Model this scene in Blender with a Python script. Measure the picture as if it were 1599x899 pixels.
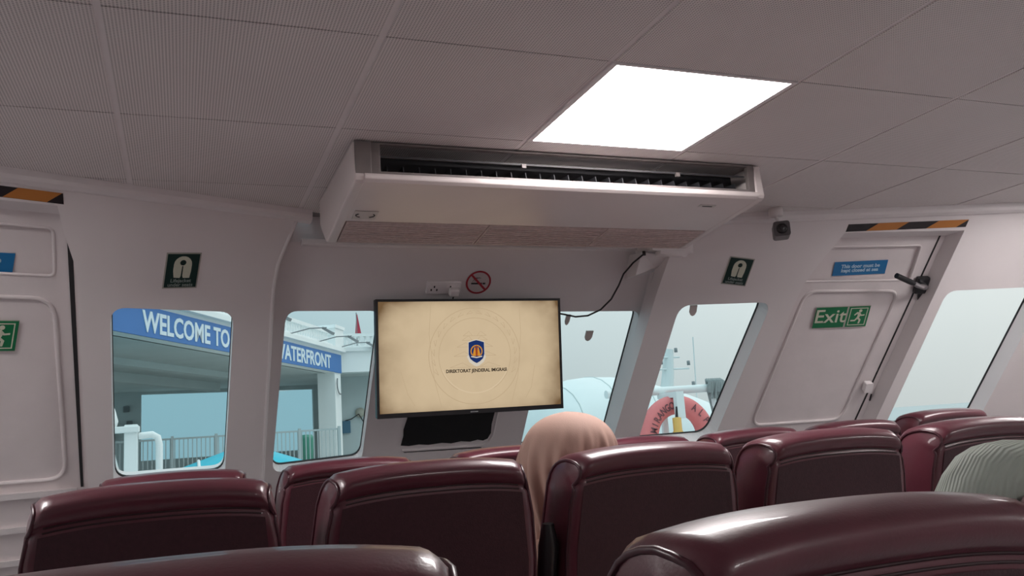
import bpy, bmesh, math, random
from mathutils import Vector, Matrix
from mathutils.geometry import tessellate_polygon
random.seed(7)
for o in list(bpy.data.objects): bpy.data.objects.remove(o, do_unlink=True)
SC = bpy.context.scene
C = SC.collection
E = 1.17            # eye height above the cabin floor; most numbers below are heights relative to the eye
T = 0.839           # rake of the bow wall (40 degrees)

# ---------------------------------------------------------------- camera
cam = bpy.data.cameras.new('camera'); cam.sensor_width = 36.0; cam.lens = 1316.0 / 1599.0 * 36.0
cam.clip_start = 0.02; cam.clip_end = 3000
co = bpy.data.objects.new('camera', cam); C.objects.link(co); SC.camera = co
r0 = Vector((-515, 261, 1316)).normalized()
t0 = Vector((3360, -5, 1316)); t0 = (t0 - r0 * t0.dot(r0)).normalized()
u0 = t0.cross(r0)
u0 = -u0 if u0.y > 0 else u0
col = lambda k: Vector((t0[k], r0[k], u0[k]))
cx, cy, cz = col(0), -col(1), -col(2)
co.matrix_world = Matrix(((cx.x, cy.x, cz.x, 0), (cx.y, cy.y, cz.y, 0), (cx.z, cy.z, cz.z, E), (0, 0, 0, 1)))

# ---------------------------------------------------------------- world, exposure
W = bpy.data.worlds.new('overcast'); SC.world = W; W.use_nodes = True
nt = W.node_tree; bg = nt.nodes['Background']
tc = nt.nodes.new('ShaderNodeTexCoord'); nz = nt.nodes.new('ShaderNodeTexNoise')
nz.inputs['Scale'].default_value = 2.2; nz.inputs['Detail'].default_value = 5
dp = nt.nodes.new('ShaderNodeVectorMath'); dp.operation = 'DOT_PRODUCT'; dp.inputs[1].default_value = (1, 0, 0)   # brighter cloud to starboard
am = nt.nodes.new('ShaderNodeMath'); am.operation = 'MULTIPLY_ADD'; am.inputs[1].default_value = 0.35; nt.links.new(nz.outputs['Fac'], am.inputs[0])
rp = nt.nodes.new('ShaderNodeValToRGB')
rp.color_ramp.elements[0].position = 0.27; rp.color_ramp.elements[0].color = (0.40, 0.53, 0.57, 1)
rp.color_ramp.elements[1].position = 0.98; rp.color_ramp.elements[1].color = (0.76, 0.77, 0.765, 1)
nt.links.new(tc.outputs['Generated'], nz.inputs['Vector']); nt.links.new(tc.outputs['Generated'], dp.inputs[0])
nt.links.new(dp.outputs['Value'], am.inputs[2]); nt.links.new(am.outputs[0], rp.inputs['Fac'])
nt.links.new(rp.outputs['Color'], bg.inputs['Color'])
sz = nt.nodes.new('ShaderNodeSeparateXYZ'); nt.links.new(tc.outputs['Generated'], sz.inputs[0])      # overcast sky: zenith brighter than horizon
mz = nt.nodes.new('ShaderNodeMath'); mz.operation = 'MAXIMUM'; mz.inputs[1].default_value = 0; nt.links.new(sz.outputs['Z'], mz.inputs[0])
ma = nt.nodes.new('ShaderNodeMath'); ma.operation = 'MULTIPLY_ADD'; ma.inputs[1].default_value = 1.9; ma.inputs[2].default_value = 0.90; nt.links.new(mz.outputs[0], ma.inputs[0])
nt.links.new(ma.outputs[0], bg.inputs['Strength'])
PANEL = 24.5          # light of the ceiling LED panels
SC.view_settings.view_transform = 'Standard'; SC.view_settings.look = 'None'
SC.view_settings.exposure = 0.0; SC.view_settings.gamma = 1.0; SC.view_settings.use_curve_mapping = False

# ---------------------------------------------------------------- materials
MATS = {}
def mat(name, rgb, rough=0.5, spec=0.5, var=0.0, vscale=6.0, bump=0.0, bscale=80.0, metal=0.0, emit=None, estr=1.0, coat=0.0, detail=3.0):
    if name in MATS: return MATS[name]
    m = bpy.data.materials.new(name); m.use_nodes = True; n = m.node_tree; b = n.nodes['Principled BSDF']
    b.inputs['Base Color'].default_value = (*rgb, 1); b.inputs['Roughness'].default_value = rough
    b.inputs['Metallic'].default_value = metal; b.inputs['Specular IOR Level'].default_value = spec
    b.inputs['Coat Weight'].default_value = coat
    g = n.nodes.new('ShaderNodeNewGeometry')
    nn = n.nodes.new('ShaderNodeTexNoise'); nn.inputs['Scale'].default_value = vscale; nn.inputs['Detail'].default_value = detail
    n.links.new(g.outputs['Position'], nn.inputs['Vector'])
    mx = n.nodes.new('ShaderNodeMix'); mx.data_type = 'RGBA'
    mx.inputs[6].default_value = (*[c * (1 - var) for c in rgb], 1); mx.inputs[7].default_value = (*[min(1, c * (1 + var)) for c in rgb], 1)
    n.links.new(nn.outputs['Fac'], mx.inputs[0]); n.links.new(mx.outputs[2], b.inputs['Base Color'])
    if bump:
        n2 = n.nodes.new('ShaderNodeTexNoise'); n2.inputs['Scale'].default_value = bscale; n2.inputs['Detail'].default_value = 2
        n.links.new(g.outputs['Position'], n2.inputs['Vector'])
        bp = n.nodes.new('ShaderNodeBump'); bp.inputs['Strength'].default_value = bump; bp.inputs['Distance'].default_value = 0.002
        n.links.new(n2.outputs['Fac'], bp.inputs['Height']); n.links.new(bp.outputs['Normal'], b.inputs['Normal'])
    if emit:
        b.inputs['Emission Color'].default_value = (*emit, 1); b.inputs['Emission Strength'].default_value = estr
    MATS[name] = m; return m
WALLC = (0.80, 0.755, 0.755)
m_wall = mat('painted wall', WALLC, 0.42, 0.4, 0.05, 3, 0.15, 25)
m_door = mat('door gelcoat', (0.77, 0.715, 0.715), 0.5, 0.4, 0.07, 9, 0.3, 30)
m_trim = mat('trim white', (0.84, 0.80, 0.80), 0.4, 0.4, 0.04, 8)
m_ceilback = mat('ceiling backing', (0.22, 0.2, 0.2), 0.8)
m_bar = mat('ceiling bar', (0.82, 0.77, 0.77), 0.4, 0.4, 0.05, 12)
m_floor = mat('floor vinyl', (0.30, 0.29, 0.30), 0.5, 0.4, 0.2, 30)
m_black = mat('black plastic', (0.012, 0.012, 0.014), 0.35, 0.5, 0.2, 40)
m_gasket = mat('black rubber', (0.02, 0.02, 0.022), 0.6, 0.4, 0.2, 60)
m_leather = mat('burgundy leather', (0.098, 0.022, 0.034), 0.36, 0.5, 0.22, 14, 0.10, 260, coat=0.25)
m_backing = mat('burgundy back cloth', (0.046, 0.015, 0.021), 0.55, 0.4, 0.3, 120, 0.3, 300)
m_piping = mat('dark burgundy piping', (0.055, 0.012, 0.02), 0.32, 0.5, 0.15, 30)
m_seam = mat('stitch seam', (0.030, 0.008, 0.012), 0.6)
m_ac = mat('air conditioner plastic', (0.74, 0.67, 0.655), 0.3, 0.5, 0.05, 5)
m_acgrille = mat('intake grille', (0.58, 0.48, 0.46), 0.6, 0.4, 0.25, 60)
m_acdark = mat('air outlet dark', (0.03, 0.03, 0.034), 0.55)
m_acvane = mat('outlet vane', (0.035, 0.035, 0.04), 0.5)
m_acrim = mat('outlet rim', (0.20, 0.175, 0.17), 0.45, 0.4, 0.15, 20)
m_chrome = mat('worn steel', (0.42, 0.41, 0.42), 0.3, 0.5, 0.2, 40, metal=0.9)
m_grey = mat('grey metal', (0.25, 0.26, 0.27), 0.5, 0.5, 0.15, 30)

def emis(name, rgb, s=1.0):
    if name in MATS: return MATS[name]
    m = bpy.data.materials.new(name); m.use_nodes = True; n = m.node_tree; n.nodes.clear()
    e = n.nodes.new('ShaderNodeEmission'); e.inputs[0].default_value = (*rgb, 1); e.inputs[1].default_value = s
    o = n.nodes.new('ShaderNodeOutputMaterial'); n.links.new(e.outputs[0], o.inputs[0]); MATS[name] = m; return m
m_led = emis('led diffuser', (1.0, 0.94, 0.93), PANEL)

m_glass = bpy.data.materials.new('window glass'); m_glass.use_nodes = True
n = m_glass.node_tree; n.nodes.clear()
tr = n.nodes.new('ShaderNodeBsdfTransparent'); tr.inputs[0].default_value = (0.95, 0.98, 0.975, 1)
gl = n.nodes.new('ShaderNodeBsdfGlossy'); gl.inputs['Roughness'].default_value = 0.02
fr = n.nodes.new('ShaderNodeFresnel'); fr.inputs[0].default_value = 1.12
ms = n.nodes.new('ShaderNodeMixShader'); oo = n.nodes.new('ShaderNodeOutputMaterial')
n.links.new(fr.outputs[0], ms.inputs[0]); n.links.new(tr.outputs[0], ms.inputs[1]); n.links.new(gl.outputs[0], ms.inputs[2]); n.links.new(ms.outputs[0], oo.inputs[0])

# perforated ceiling tile: a grid of small dark holes
m_tile = mat('perforated tile', (0.84, 0.785, 0.775), 0.6, 0.3, 0.05, 4)
n = m_tile.node_tree; b = n.nodes['Principled BSDF']
g = n.nodes.new('ShaderNodeNewGeometry'); mp = n.nodes.new('ShaderNodeVectorMath'); mp.operation = 'MULTIPLY'; mp.inputs[1].default_value = (1 / 0.0075, 1 / 0.0075, 0)
f1 = n.nodes.new('ShaderNodeVectorMath'); f1.operation = 'FRACTION'
s1 = n.nodes.new('ShaderNodeVectorMath'); s1.operation = 'SUBTRACT'; s1.inputs[1].default_value = (0.5, 0.5, 0)
l1 = n.nodes.new('ShaderNodeVectorMath'); l1.operation = 'LENGTH'
lt = n.nodes.new('ShaderNodeMapRange'); lt.inputs[1].default_value = 0.24; lt.inputs[2].default_value = 0.38; lt.inputs[3].default_value = 0.5; lt.inputs[4].default_value = 1.0
n.links.new(g.outputs['Position'], mp.inputs[0]); n.links.new(mp.outputs[0], f1.inputs[0]); n.links.new(f1.outputs[0], s1.inputs[0]); n.links.new(s1.outputs[0], l1.inputs[0]); n.links.new(l1.outputs['Value'], lt.inputs[0])
src = b.inputs['Base Color'].links[0].from_socket
mm = n.nodes.new('ShaderNodeMix'); mm.data_type = 'RGBA'; mm.blend_type = 'MULTIPLY'; mm.inputs[0].default_value = 1.0
n.links.new(src, mm.inputs[6]); n.links.new(lt.outputs[0], mm.inputs[7]); n.links.new(mm.outputs[2], b.inputs['Base Color'])

# ---------------------------------------------------------------- mesh helpers
class MB:
    def __init__(s): s.v = []; s.f = []; s.sm = []
    def add(s, vs, fs, smooth=False):
        k = len(s.v); s.v += [tuple(v) for v in vs]; s.f += [tuple(i + k for i in f) for f in fs]; s.sm += [smooth] * len(fs); return s
    def box(s, x0, x1, y0, y1, z0, z1):
        return s.add([(x, y, z) for x in (x0, x1) for y in (y0, y1) for z in (z0, z1)],
                     [(0, 1, 3, 2), (4, 6, 7, 5), (0, 4, 5, 1), (2, 3, 7, 6), (0, 2, 6, 4), (1, 5, 7, 3)])
    def hexa(s, a, b):     # two quads a (4 pts), b (4 pts) joined
        return s.add(list(a) + list(b), [(3, 2, 1, 0), (4, 5, 6, 7)] + [(i, (i + 1) % 4, 4 + (i + 1) % 4, 4 + i) for i in range(4)])
    def loopsolid(s, a, b, smooth=False, caps=True):
        n = len(a); vs = list(a) + list(b)
        fs = [(i, (i + 1) % n, n + (i + 1) % n, n + i) for i in range(n)]
        s.add(vs, fs, smooth)
        if caps: s.add(list(a), [tuple(range(n - 1, -1, -1))]); s.add(list(b), [tuple(range(n))])
        return s
    def tube(s, pts, r, n=8, closed=False, caps=True):
        pts = [Vector(p) for p in pts]; m = len(pts); rs = r if isinstance(r, (list, tuple)) else [r] * m
        vs = []; up = None
        for i, p in enumerate(pts):
            a = pts[(i - 1) % m] if (closed or i > 0) else p; c = pts[(i + 1) % m] if (closed or i < m - 1) else p
            d = (c - a).normalized() if (c - a).length > 1e-9 else Vector((0, 0, 1))
            if up is None: up = Vector((0, 0, 1)) if abs(d.z) < .9 else Vector((1, 0, 0))
            sd = d.cross(up)
            if sd.length < 1e-4: sd = d.orthogonal()
            sd.normalize(); up = sd.cross(d).normalized()
            for k in range(n):
                t = 2 * math.pi * k / n; vs.append(p + (sd * math.cos(t) + up * math.sin(t)) * rs[i])
        fs = []
        for i in range(m if closed else m - 1):
            for k in range(n):
                j = (i + 1) % m; fs.append((i * n + k, i * n + (k + 1) % n, j * n + (k + 1) % n, j * n + k))
        s.add(vs, fs, True)
        if caps and not closed:
            s.add(vs[:n], [tuple(range(n - 1, -1, -1))]); s.add(vs[-n:], [tuple(range(n))])
        return s
    def lathe(s, prof, n=20, c=(0, 0, 0), axis='z'):
        vs = []
        for r, z in prof:
            for k in range(n):
                t = 2 * math.pi * k / n; x, y = r * math.cos(t), r * math.sin(t)
                p = (x, y, z) if axis == 'z' else ((x, z, y) if axis == 'y' else (z, x, y))
                vs.append((p[0] + c[0], p[1] + c[1], p[2] + c[2]))
        fs = [(i * n + k, i * n + (k + 1) % n, (i + 1) * n + (k + 1) % n, (i + 1) * n + k) for i in range(len(prof) - 1) for k in range(n)]
        s.add(vs, fs, True); s.add(vs[:n], [tuple(range(n - 1, -1, -1))]); s.add(vs[-n:], [tuple(range(n))]); return s
    def flat(s, loops, fn, thick):     # 2D polygon with holes -> solid; fn(x, z, o) gives the 3D point, o = depth
        tri = tessellate_polygon([[Vector((p[0], p[1], 0)) for p in l] for l in loops])
        pts = [p for l in loops for p in l]; k = len(pts)
        A = [fn(p[0], p[1], 0) for p in pts]; B = [fn(p[0], p[1], thick) for p in pts]
        s.add(A, [tuple(t) for t in tri]); s.add(B, [tuple(reversed(t)) for t in tri])
        for l in loops:
            a = [fn(p[0], p[1], 0) for p in l]; b = [fn(p[0], p[1], thick) for p in l]; q = len(l)
            s.add(a + b, [(i, (i + 1) % q, q + (i + 1) % q, q + i) for i in range(q)])
        return s
    def build(s, name, m, parent=None, mw=None, bevel=0.0, seg=2):
        me = bpy.data.meshes.new(name); me.from_pydata(s.v, [], s.f); me.polygons.foreach_set('use_smooth', s.sm)
        bm = bmesh.new(); bm.from_mesh(me)
        if bevel: bmesh.ops.remove_doubles(bm, verts=bm.verts, dist=1e-6)
        bmesh.ops.recalc_face_normals(bm, faces=bm.faces); bm.to_mesh(me); bm.free()
        me.materials.append(m)
        o = bpy.data.objects.new(name, me); C.objects.link(o)
        if mw is not None: o.matrix_world = mw
        if parent: o.parent = parent
        if bevel:
            bv = o.modifiers.new('bevel', 'BEVEL'); bv.width = bevel; bv.segments = seg; bv.limit_method = 'ANGLE'; bv.angle_limit = math.radians(40)
        return o
def tag(o, label=None, cat=None, group=None, kind=None):
    if label: o['label'] = label
    if cat: o['category'] = cat
    if group: o['group'] = group
    if kind: o['kind'] = kind
    return o
def empty(name, label=None, cat=None, mw=None, group=None, kind=None):
    o = bpy.data.objects.new(name, None); o.empty_display_size = 0.05; C.objects.link(o)
    if mw is not None: o.matrix_world = mw
    return tag(o, label, cat, group, kind)
def rquad(cs, r, n=6):           # rounded quad through four corners (in order)
    out = []; cs = [Vector((c[0], c[1])) for c in cs]
    for i in range(4):
        p, a, b = cs[i], cs[i - 1], cs[(i + 1) % 4]; rr = r[i] if isinstance(r, (list, tuple)) else r
        da = (a - p).normalized() * rr; db = (b - p).normalized() * rr
        for k in range(n + 1):
            t = k / n; q = (p + da) * (1 - t) ** 2 + p * 2 * t * (1 - t) + (p + db) * t * t; out.append((q.x, q.y))
    return out
def rrect(x0, x1, z0, z1, r, n=6): return rquad([(x0, z1), (x1, z1), (x1, z0), (x0, z0)], r, n)
def text(body, size, m, parent, name, loc=(0, 0, 0), sx=1.0, bold=0.0, mw=None, align='CENTER', shear=0.0):
    cu = bpy.data.curves.new(name, 'FONT'); cu.body = body; cu.size = size; cu.align_x = align; cu.align_y = 'CENTER'
    cu.extrude = 0.0004; cu.offset = bold; cu.resolution_u = 3; cu.space_line = 0.85; cu.shear = shear
    o = bpy.data.objects.new(name, cu); C.objects.link(o)
    me = bpy.data.meshes.new_from_object(o.evaluated_get(bpy.context.evaluated_depsgraph_get()))
    bpy.data.objects.remove(o)
    for v in me.vertices: v.co.x *= sx; v.co += Vector(loc)
    me.materials.clear(); me.materials.append(m)
    o = bpy.data.objects.new(name, me); C.objects.link(o)
    if parent: o.parent = parent
    if mw is not None: o.matrix_world = mw
    return o

# ---------------------------------------------------------------- the raked bow wall: three facets, all sloping forward
SEC = {'L': (3.32 - .389 * .478, .389, .925), 'M': (3.48, 0.0, .79), 'R': (3.22 + .26 * 2.1, -.26, .925)}
def wp(sec, x, z, off=0.0):
    a, b, z0 = SEC[sec]; return Vector((x, a + b * x + T * (z0 - z) + off, z + E))
def wfn(sec, off=0.0): return lambda x, z, o: wp(sec, x, z, off + o)
def wframe(sec, x, z, off=0.0):  # frame lying on the wall: x along, y up the slope, z into the room
    h = Vector((1, SEC[sec][1], 0)).normalized(); w = Vector((0, T, -1)).normalized()
    v = -(w - h * w.dot(h)).normalized(); nn = h.cross(v)
    p = wp(sec, x, z, off)
    return Matrix(((h.x, v.x, nn.x, p.x), (h.y, v.y, nn.y, p.y), (h.z, v.z, nn.z, p.z), (0, 0, 0, 1)))
FZ = -E
XL, XR, YB = -2.5, 5.0, -3.2
win = {1: ('L', [(-.245, .548), (.195, .552), (.177, -.128), (-.263, -.128)], .055),
       2: ('M', [(.414, .575), (.826, .572), (.822, -.092), (.397, -.112)], .05),
       3: ('M', [(1.655, .560), (2.150, .558), (2.165, -.094), (1.661, -.096)], .05),
       4: ('R', [(2.262, .555), (2.722, .548), (2.680, -.118), (2.266, -.122)], .06),
       5: ('R', [(3.622, .558), (4.17, .556), (4.18, -.14), (3.635, -.14)], .05),
       6: ('L', [(-1.65, .55), (-1.17, .55), (-1.19, -.13), (-1.66, -.13)], .05)}
wl = {k: rquad(v[1], v[2]) for k, v in win.items()}
doorR = [(2.955, .832), (3.56, .822), (3.565, -1.1), (2.825, -1.1), (2.838, .5), (2.85, .62), (2.885, .70)]
doorL = [(-1.08, .832), (-.385, .842), (-.37, .76), (-.348, .68), (-.343, .6), (-.350, .2), (-.356, -1.1), (-1.09, -1.1)]
def struct(o): o['kind'] = 'structure'; return o
WPTS = {p for l in wl.values() for p in l}
def wfn_cut(sec):                # window openings are cut square to the raked wall, door openings run level
    # displacement along the wall normal
    return lambda x, z, o: wp(sec, x, z) + Vector((0, .587, .4925)) * o if (x, z) in WPTS else wp(sec, x, z, o)
def wfn_sq(sec, off): return lambda x, z, o: wp(sec, x, z) + Vector((0, .587, .4925)) * (off + o)
struct(MB().flat([[(XL, .94), (.445, .94), (.427, .90), (.385, .80), (.359, .735), (.348, .66), (.345, .58), (.345, FZ), (XL, FZ)], wl[1], wl[6], doorL], wfn_cut('L'), .15).build('wall_front_left', m_wall))
struct(MB().flat([[(.30, .828), (2.35, .828), (2.35, FZ), (.30, FZ)], wl[2], wl[3]], wfn_cut('M'), .07).build('wall_front', m_wall))
struct(MB().flat([[(2.15, .94), (XR, .94), (XR, FZ), (2.125, FZ), (2.13, .6)], wl[4], wl[5], doorR], wfn_cut('R'), .11).build('wall_front_right', m_wall))
# upright strip above the middle facet, behind the air conditioner
yt = wp('M', 0, .828).y
struct(MB().box(.40, 2.35, yt, yt + .05, .828 + E, .95 + E).build('wall_front_upper', m_wall))
t = MB().box(.455, 2.02, yt - .030, yt + .01, .812 + E, .838 + E).build('trim_1', m_trim, bevel=.004); struct(t)
# windows: gasket and pane behind the reveal
for k, (sec, cs, r) in win.items():
    off = .07 if sec == 'M' else .105
    ctr = Vector((sum(c[0] for c in cs) / 4, sum(c[1] for c in cs) / 4))
    def grow(l, d): return [(p[0] + d * (1 if p[0] > ctr.x else -1), p[1] + d * (1 if p[1] > ctr.y else -1)) for p in l]
    fr_ = MB().flat([rquad([(c[0] + .03 * (1 if c[0] > ctr.x else -1), c[1] + .03 * (1 if c[1] > ctr.y else -1)) for c in cs], r), rquad([(c[0] - .0025 * (1 if c[0] > ctr.x else -1), c[1] - .0025 * (1 if c[1] > ctr.y else -1)) for c in cs], r)], wfn_sq(sec, off), .012).build('window_%d' % k, m_gasket)
    struct(fr_)
    MB().flat([rquad([(c[0] + .02 * (1 if c[0] > ctr.x else -1), c[1] + .02 * (1 if c[1] > ctr.y else -1)) for c in cs], r)], wfn_sq(sec, off + .012), .006).build('pane', m_glass, fr_)
# doors, recessed
def door(nm, sec, outline, up, low, gap, hinge=None):
    d = struct(MB().flat([outline, up, low], wfn(sec, .11), .05).build(nm, m_door))
    MB().flat([up], wfn(sec, .132), .02).build('upper_panel', m_door, d)
    MB().flat([low], wfn(sec, .118), .02).build('lower_panel', m_door, d)
    MB().flat([gap], wfn(sec, .106), .006).build('door_gap', m_gasket, d)
    # raised ribs round both panels
    for l, rr in ((up, .006), (low, .009)):
        MB().tube([wp(sec, p[0], p[1], .112) for p in l], rr, 6, closed=True).build('panel_bead', m_door, d)
    return d
dr = door('door_1', 'R', [(2.80, .90), (3.60, .90), (3.60, -1.1), (2.78, -1.1)],
     rquad([(2.985, .795), (3.455, .785), (3.478, .632), (2.91, .648)], .015), rquad([(2.945, .605), (3.445, .585), (3.44, -.05), (2.93, -.05)], .06),
     [(3.524, .85), (3.531, .85), (3.526, -1.1), (3.517, -1.1)])
MB().flat([rrect(-.022, .022, -.03, .03, .008)], lambda x, z, o: wframe('R', 3.492, .124, .10) @ Vector((x, z, .03 - o)), .03).build('hinge_block', m_trim, dr)
MB().flat([[(-.003, -.022), (.003, -.022), (.003, .022), (-.003, .022)]], lambda x, z, o: wframe('R', 3.555, .06, .112) @ Vector((x, z, .006 - o)), .006).build('latch_slot', m_gasket, dr)
dl = door('door_2', 'L', [(-1.12, .90), (-.30, .90), (-.30, -.10), (-1.12, -.10)],
     rquad([(-.98, .79), (-.413, .80), (-.42, .655), (-.99, .645)], .02), rquad([(-1.0, .575), (-.428, .585), (-.436, -.06), (-1.01, -.06)], .07),
     [(-.374, .77), (-.358, .77), (-.378, -.10), (-.388, -.10)])
MB().flat([[(-1.12, -.10), (-.30, -.10), (-.30, FZ), (-1.12, FZ)]], wfn('L', .085), .05).build('kick_panel', m_door, dl)
for zz in (-.115, -.25, -.385):
    MB().flat([[(-1.05, zz - .012), (-.40, zz - .012), (-.40, zz + .012), (-1.05, zz + .012)]], wfn('L', .06), .04).build('sill_rib', m_trim, dl)
# cornices
def cornice(nm, sec, x0, x1):
    a, b, _ = SEC[sec]; y = lambda x: a + b * x
    pr = [(-.020, .928), (.02, .928), (.06, .888), (.012, .885), (-.010, .893), (-.018, .905)]
    A = [(x0, y(x0) + p[0], p[1] + E) for p in pr]; B = [(x1, y(x1) + p[0], p[1] + E) for p in pr]
    return struct(MB().loopsolid(A, B).build(nm, m_trim))
struct(MB().tube([wp('L', a, c_, .008) for a, c_ in ((.442, .93), (.427, .90), (.385, .80), (.359, .735), (.348, .66), (.345, .58), (.345, -.3), (.345, FZ))], .010, 8).build('trim_4', m_trim))
cornice('trim_2', 'L', XL, .485); cornice('trim_3', 'R', 2.12, XR)

# ---------------------------------------------------------------- floor, side and back walls
struct(MB().flat([[(XL, YB), (XR, YB), (XR, wp('R', XR, FZ).y + .05), (2.13, wp('R', 2.13, FZ).y + .05), (2.12, wp('M', 0, FZ).y + .03), (.35, wp('M', 0, FZ).y + .03), (.34, wp('L', .34, FZ).y + .05), (XL, wp('L', XL, FZ).y + .05)]], lambda x, y, o: Vector((x, y, -o)), .05).build('floor', m_floor))
def sidewall(nm, x, th, ns, yt_, yb_):
    holes = [rrect(y0, y0 + .8, -.08 + E, .52 + E, .07) for y0 in ns]
    fn = lambda y, z, o: Vector((x + (o if th > 0 else -o), y, z))
    w = struct(MB().flat([[(YB, 0), (yb_, 0), (yt_, .94 + E), (YB, .94 + E)]] + holes, fn, .08).build(nm, m_wall))
    return holes, fn
sw = []
k = 7
for nm, x, th, sc2 in (('wall_left', XL, -1, 'L'), ('wall_right', XR, 1, 'R')):
    holes, fn = sidewall(nm, x, th, (-2.6, -1.4, -.2, 1.0), wp(sc2, x, .94).y + .1, wp(sc2, x, FZ).y + .1)
    for h in holes:
        fo = MB().flat([[(p[0] + .02 * (1 if p[0] > sum(q[0] for q in h) / len(h) else -1), p[1] + .02 * (1 if p[1] > E + .2 else -1)) for p in h], h], lambda y, z, o: fn(y, z, .06 + o), .01).build('window_%d' % k, m_gasket); struct(fo); k += 1
        MB().flat([h], lambda y, z, o: fn(y, z, .06 + o), .006).build('pane', m_glass, fo)
struct(MB().box(XL, XR, YB - .08, YB, 0, .94 + E).build('wall_back', m_wall))

# ---------------------------------------------------------------- ceiling with tiles, bars and LED panels
CZ = .925 + E
yL = lambda x: SEC['L'][0] + SEC['L'][1] * x
yR = lambda x: SEC['R'][0] + SEC['R'][1] * x
bow = [(XL, YB), (XR, YB), (XR, yR(XR) + .05), (2.13, yR(2.13) + .06), (2.1, yt + .05), (.48, yt + .05), (.478, yL(.478) + .05), (XL, yL(XL) + .05)]
ceil = struct(MB().flat([bow], lambda x, y, o: Vector((x, y, CZ + .012 + o)), .06).build('ceiling', m_ceilback))
def clip(poly, a, b, c_):        # keep a*x + b*y <= c_
    out = []
    for i, p in enumerate(poly):
        q = poly[(i + 1) % len(poly)]; dp = a * p[0] + b * p[1] - c_; dq = a * q[0] + b * q[1] - c_
        if dp <= 0: out.append(p)
        if dp * dq < 0: s_ = dp / (dp - dq); out.append((p[0] + (q[0] - p[0]) * s_, p[1] + (q[1] - p[1]) * s_))
    return out
def clipall(pl):
    pl = clip(pl, -SEC['L'][1], 1, SEC['L'][0] + .01); pl = clip(pl, -SEC['R'][1], 1, SEC['R'][0] + .01) if pl else pl
    pl = clip(pl, 0, 1, yt) if pl else pl; pl = clip(pl, 1, 0, XR) if pl else pl; pl = clip(pl, -1, 0, -XL) if pl else pl
    return clip(pl, 0, -1, -YB) if pl else pl
X0, Y0, G = -.164, 1.795, .6
LIGHTS = {(2, 0), (-2, 0), (6, 0), (2, -6), (6, -4)}  # right-hand rear panel is added out of view to brighten the right wall
tile_me = {}
for i in range(-4, 9):
    for j in range(-9, 4):
        if (i, j) in LIGHTS: continue
        x, y = X0 + i * G, Y0 + j * G
        full = [(x + .008, y + .0025), (x + G - .008, y + .0025), (x + G - .008, y + G - .0025), (x + .008, y + G - .0025)]
        pl = clipall(full)
        if len(pl) < 3: continue
        if len(pl) == 4 and all(abs(a - c) < 1e-6 for p, q in zip(pl, full) for a, c in zip(p, q)):
            if 'full' not in tile_me:
                o = MB().flat([[(p[0] - x, p[1] - y) for p in full]], lambda a, c, o: Vector((a, c, o)), .010).build('ceiling_tile', m_tile, ceil); tile_me['full'] = o.data
            else:
                o = bpy.data.objects.new('ceiling_tile', tile_me['full']); C.objects.link(o); o.parent = ceil
            o.location = (x, y, CZ)
        else:
            MB().flat([pl], lambda a, c, o: Vector((a, c, CZ + o)), .010).build('ceiling_tile', m_tile, ceil)
for i in range(-3, 9):
    x = X0 + i * G
    pl = clipall([(x - .010, YB), (x + .010, YB), (x + .010, 4), (x - .010, 4)])
    if len(pl) >= 3: MB().flat([pl], lambda a, c, o: Vector((a, c, CZ + .003 + o)), .006).build('ceiling_bar', m_bar, ceil)
for (i, j) in sorted(LIGHTS):
    x, y = X0 + i * G, Y0 + j * G
    lab = {(2, 0): 'bright square white LED panel in the ceiling before the air conditioner'}.get((i, j), 'white LED ceiling panel %s, %s' % ({-2: 'by the left side', 2: 'along the middle', 6: 'by the right side'}[i], {0: 'level with the front panel', -4: 'added unseen to brighten the right wall', -6: 'near the back wall'}[j]))
    L = empty('ceiling_light', lab, 'ceiling light', Matrix.Translation((x + G / 2, y + G / 2, CZ)), 'ceiling LED panels')
    h = G / 2
    MB().flat([[(-h + .004, -h + .002), (h - .004, -h + .002), (h - .004, h - .002), (-h + .004, h - .002)], [(-h + .02, -h + .012), (-h + .02, h - .012), (h - .02, h - .012), (h - .02, -h + .012)]], lambda a, c, o: Vector((a, c, o - .003)), .014).build('frame', m_trim, L)
    MB().flat([[(-h + .02, -h + .012), (h - .02, -h + .012), (h - .02, h - .012), (-h + .02, h - .012)]], lambda a, c, o: Vector((a, c, o)), .006).build('diffuser', m_led, L)

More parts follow.
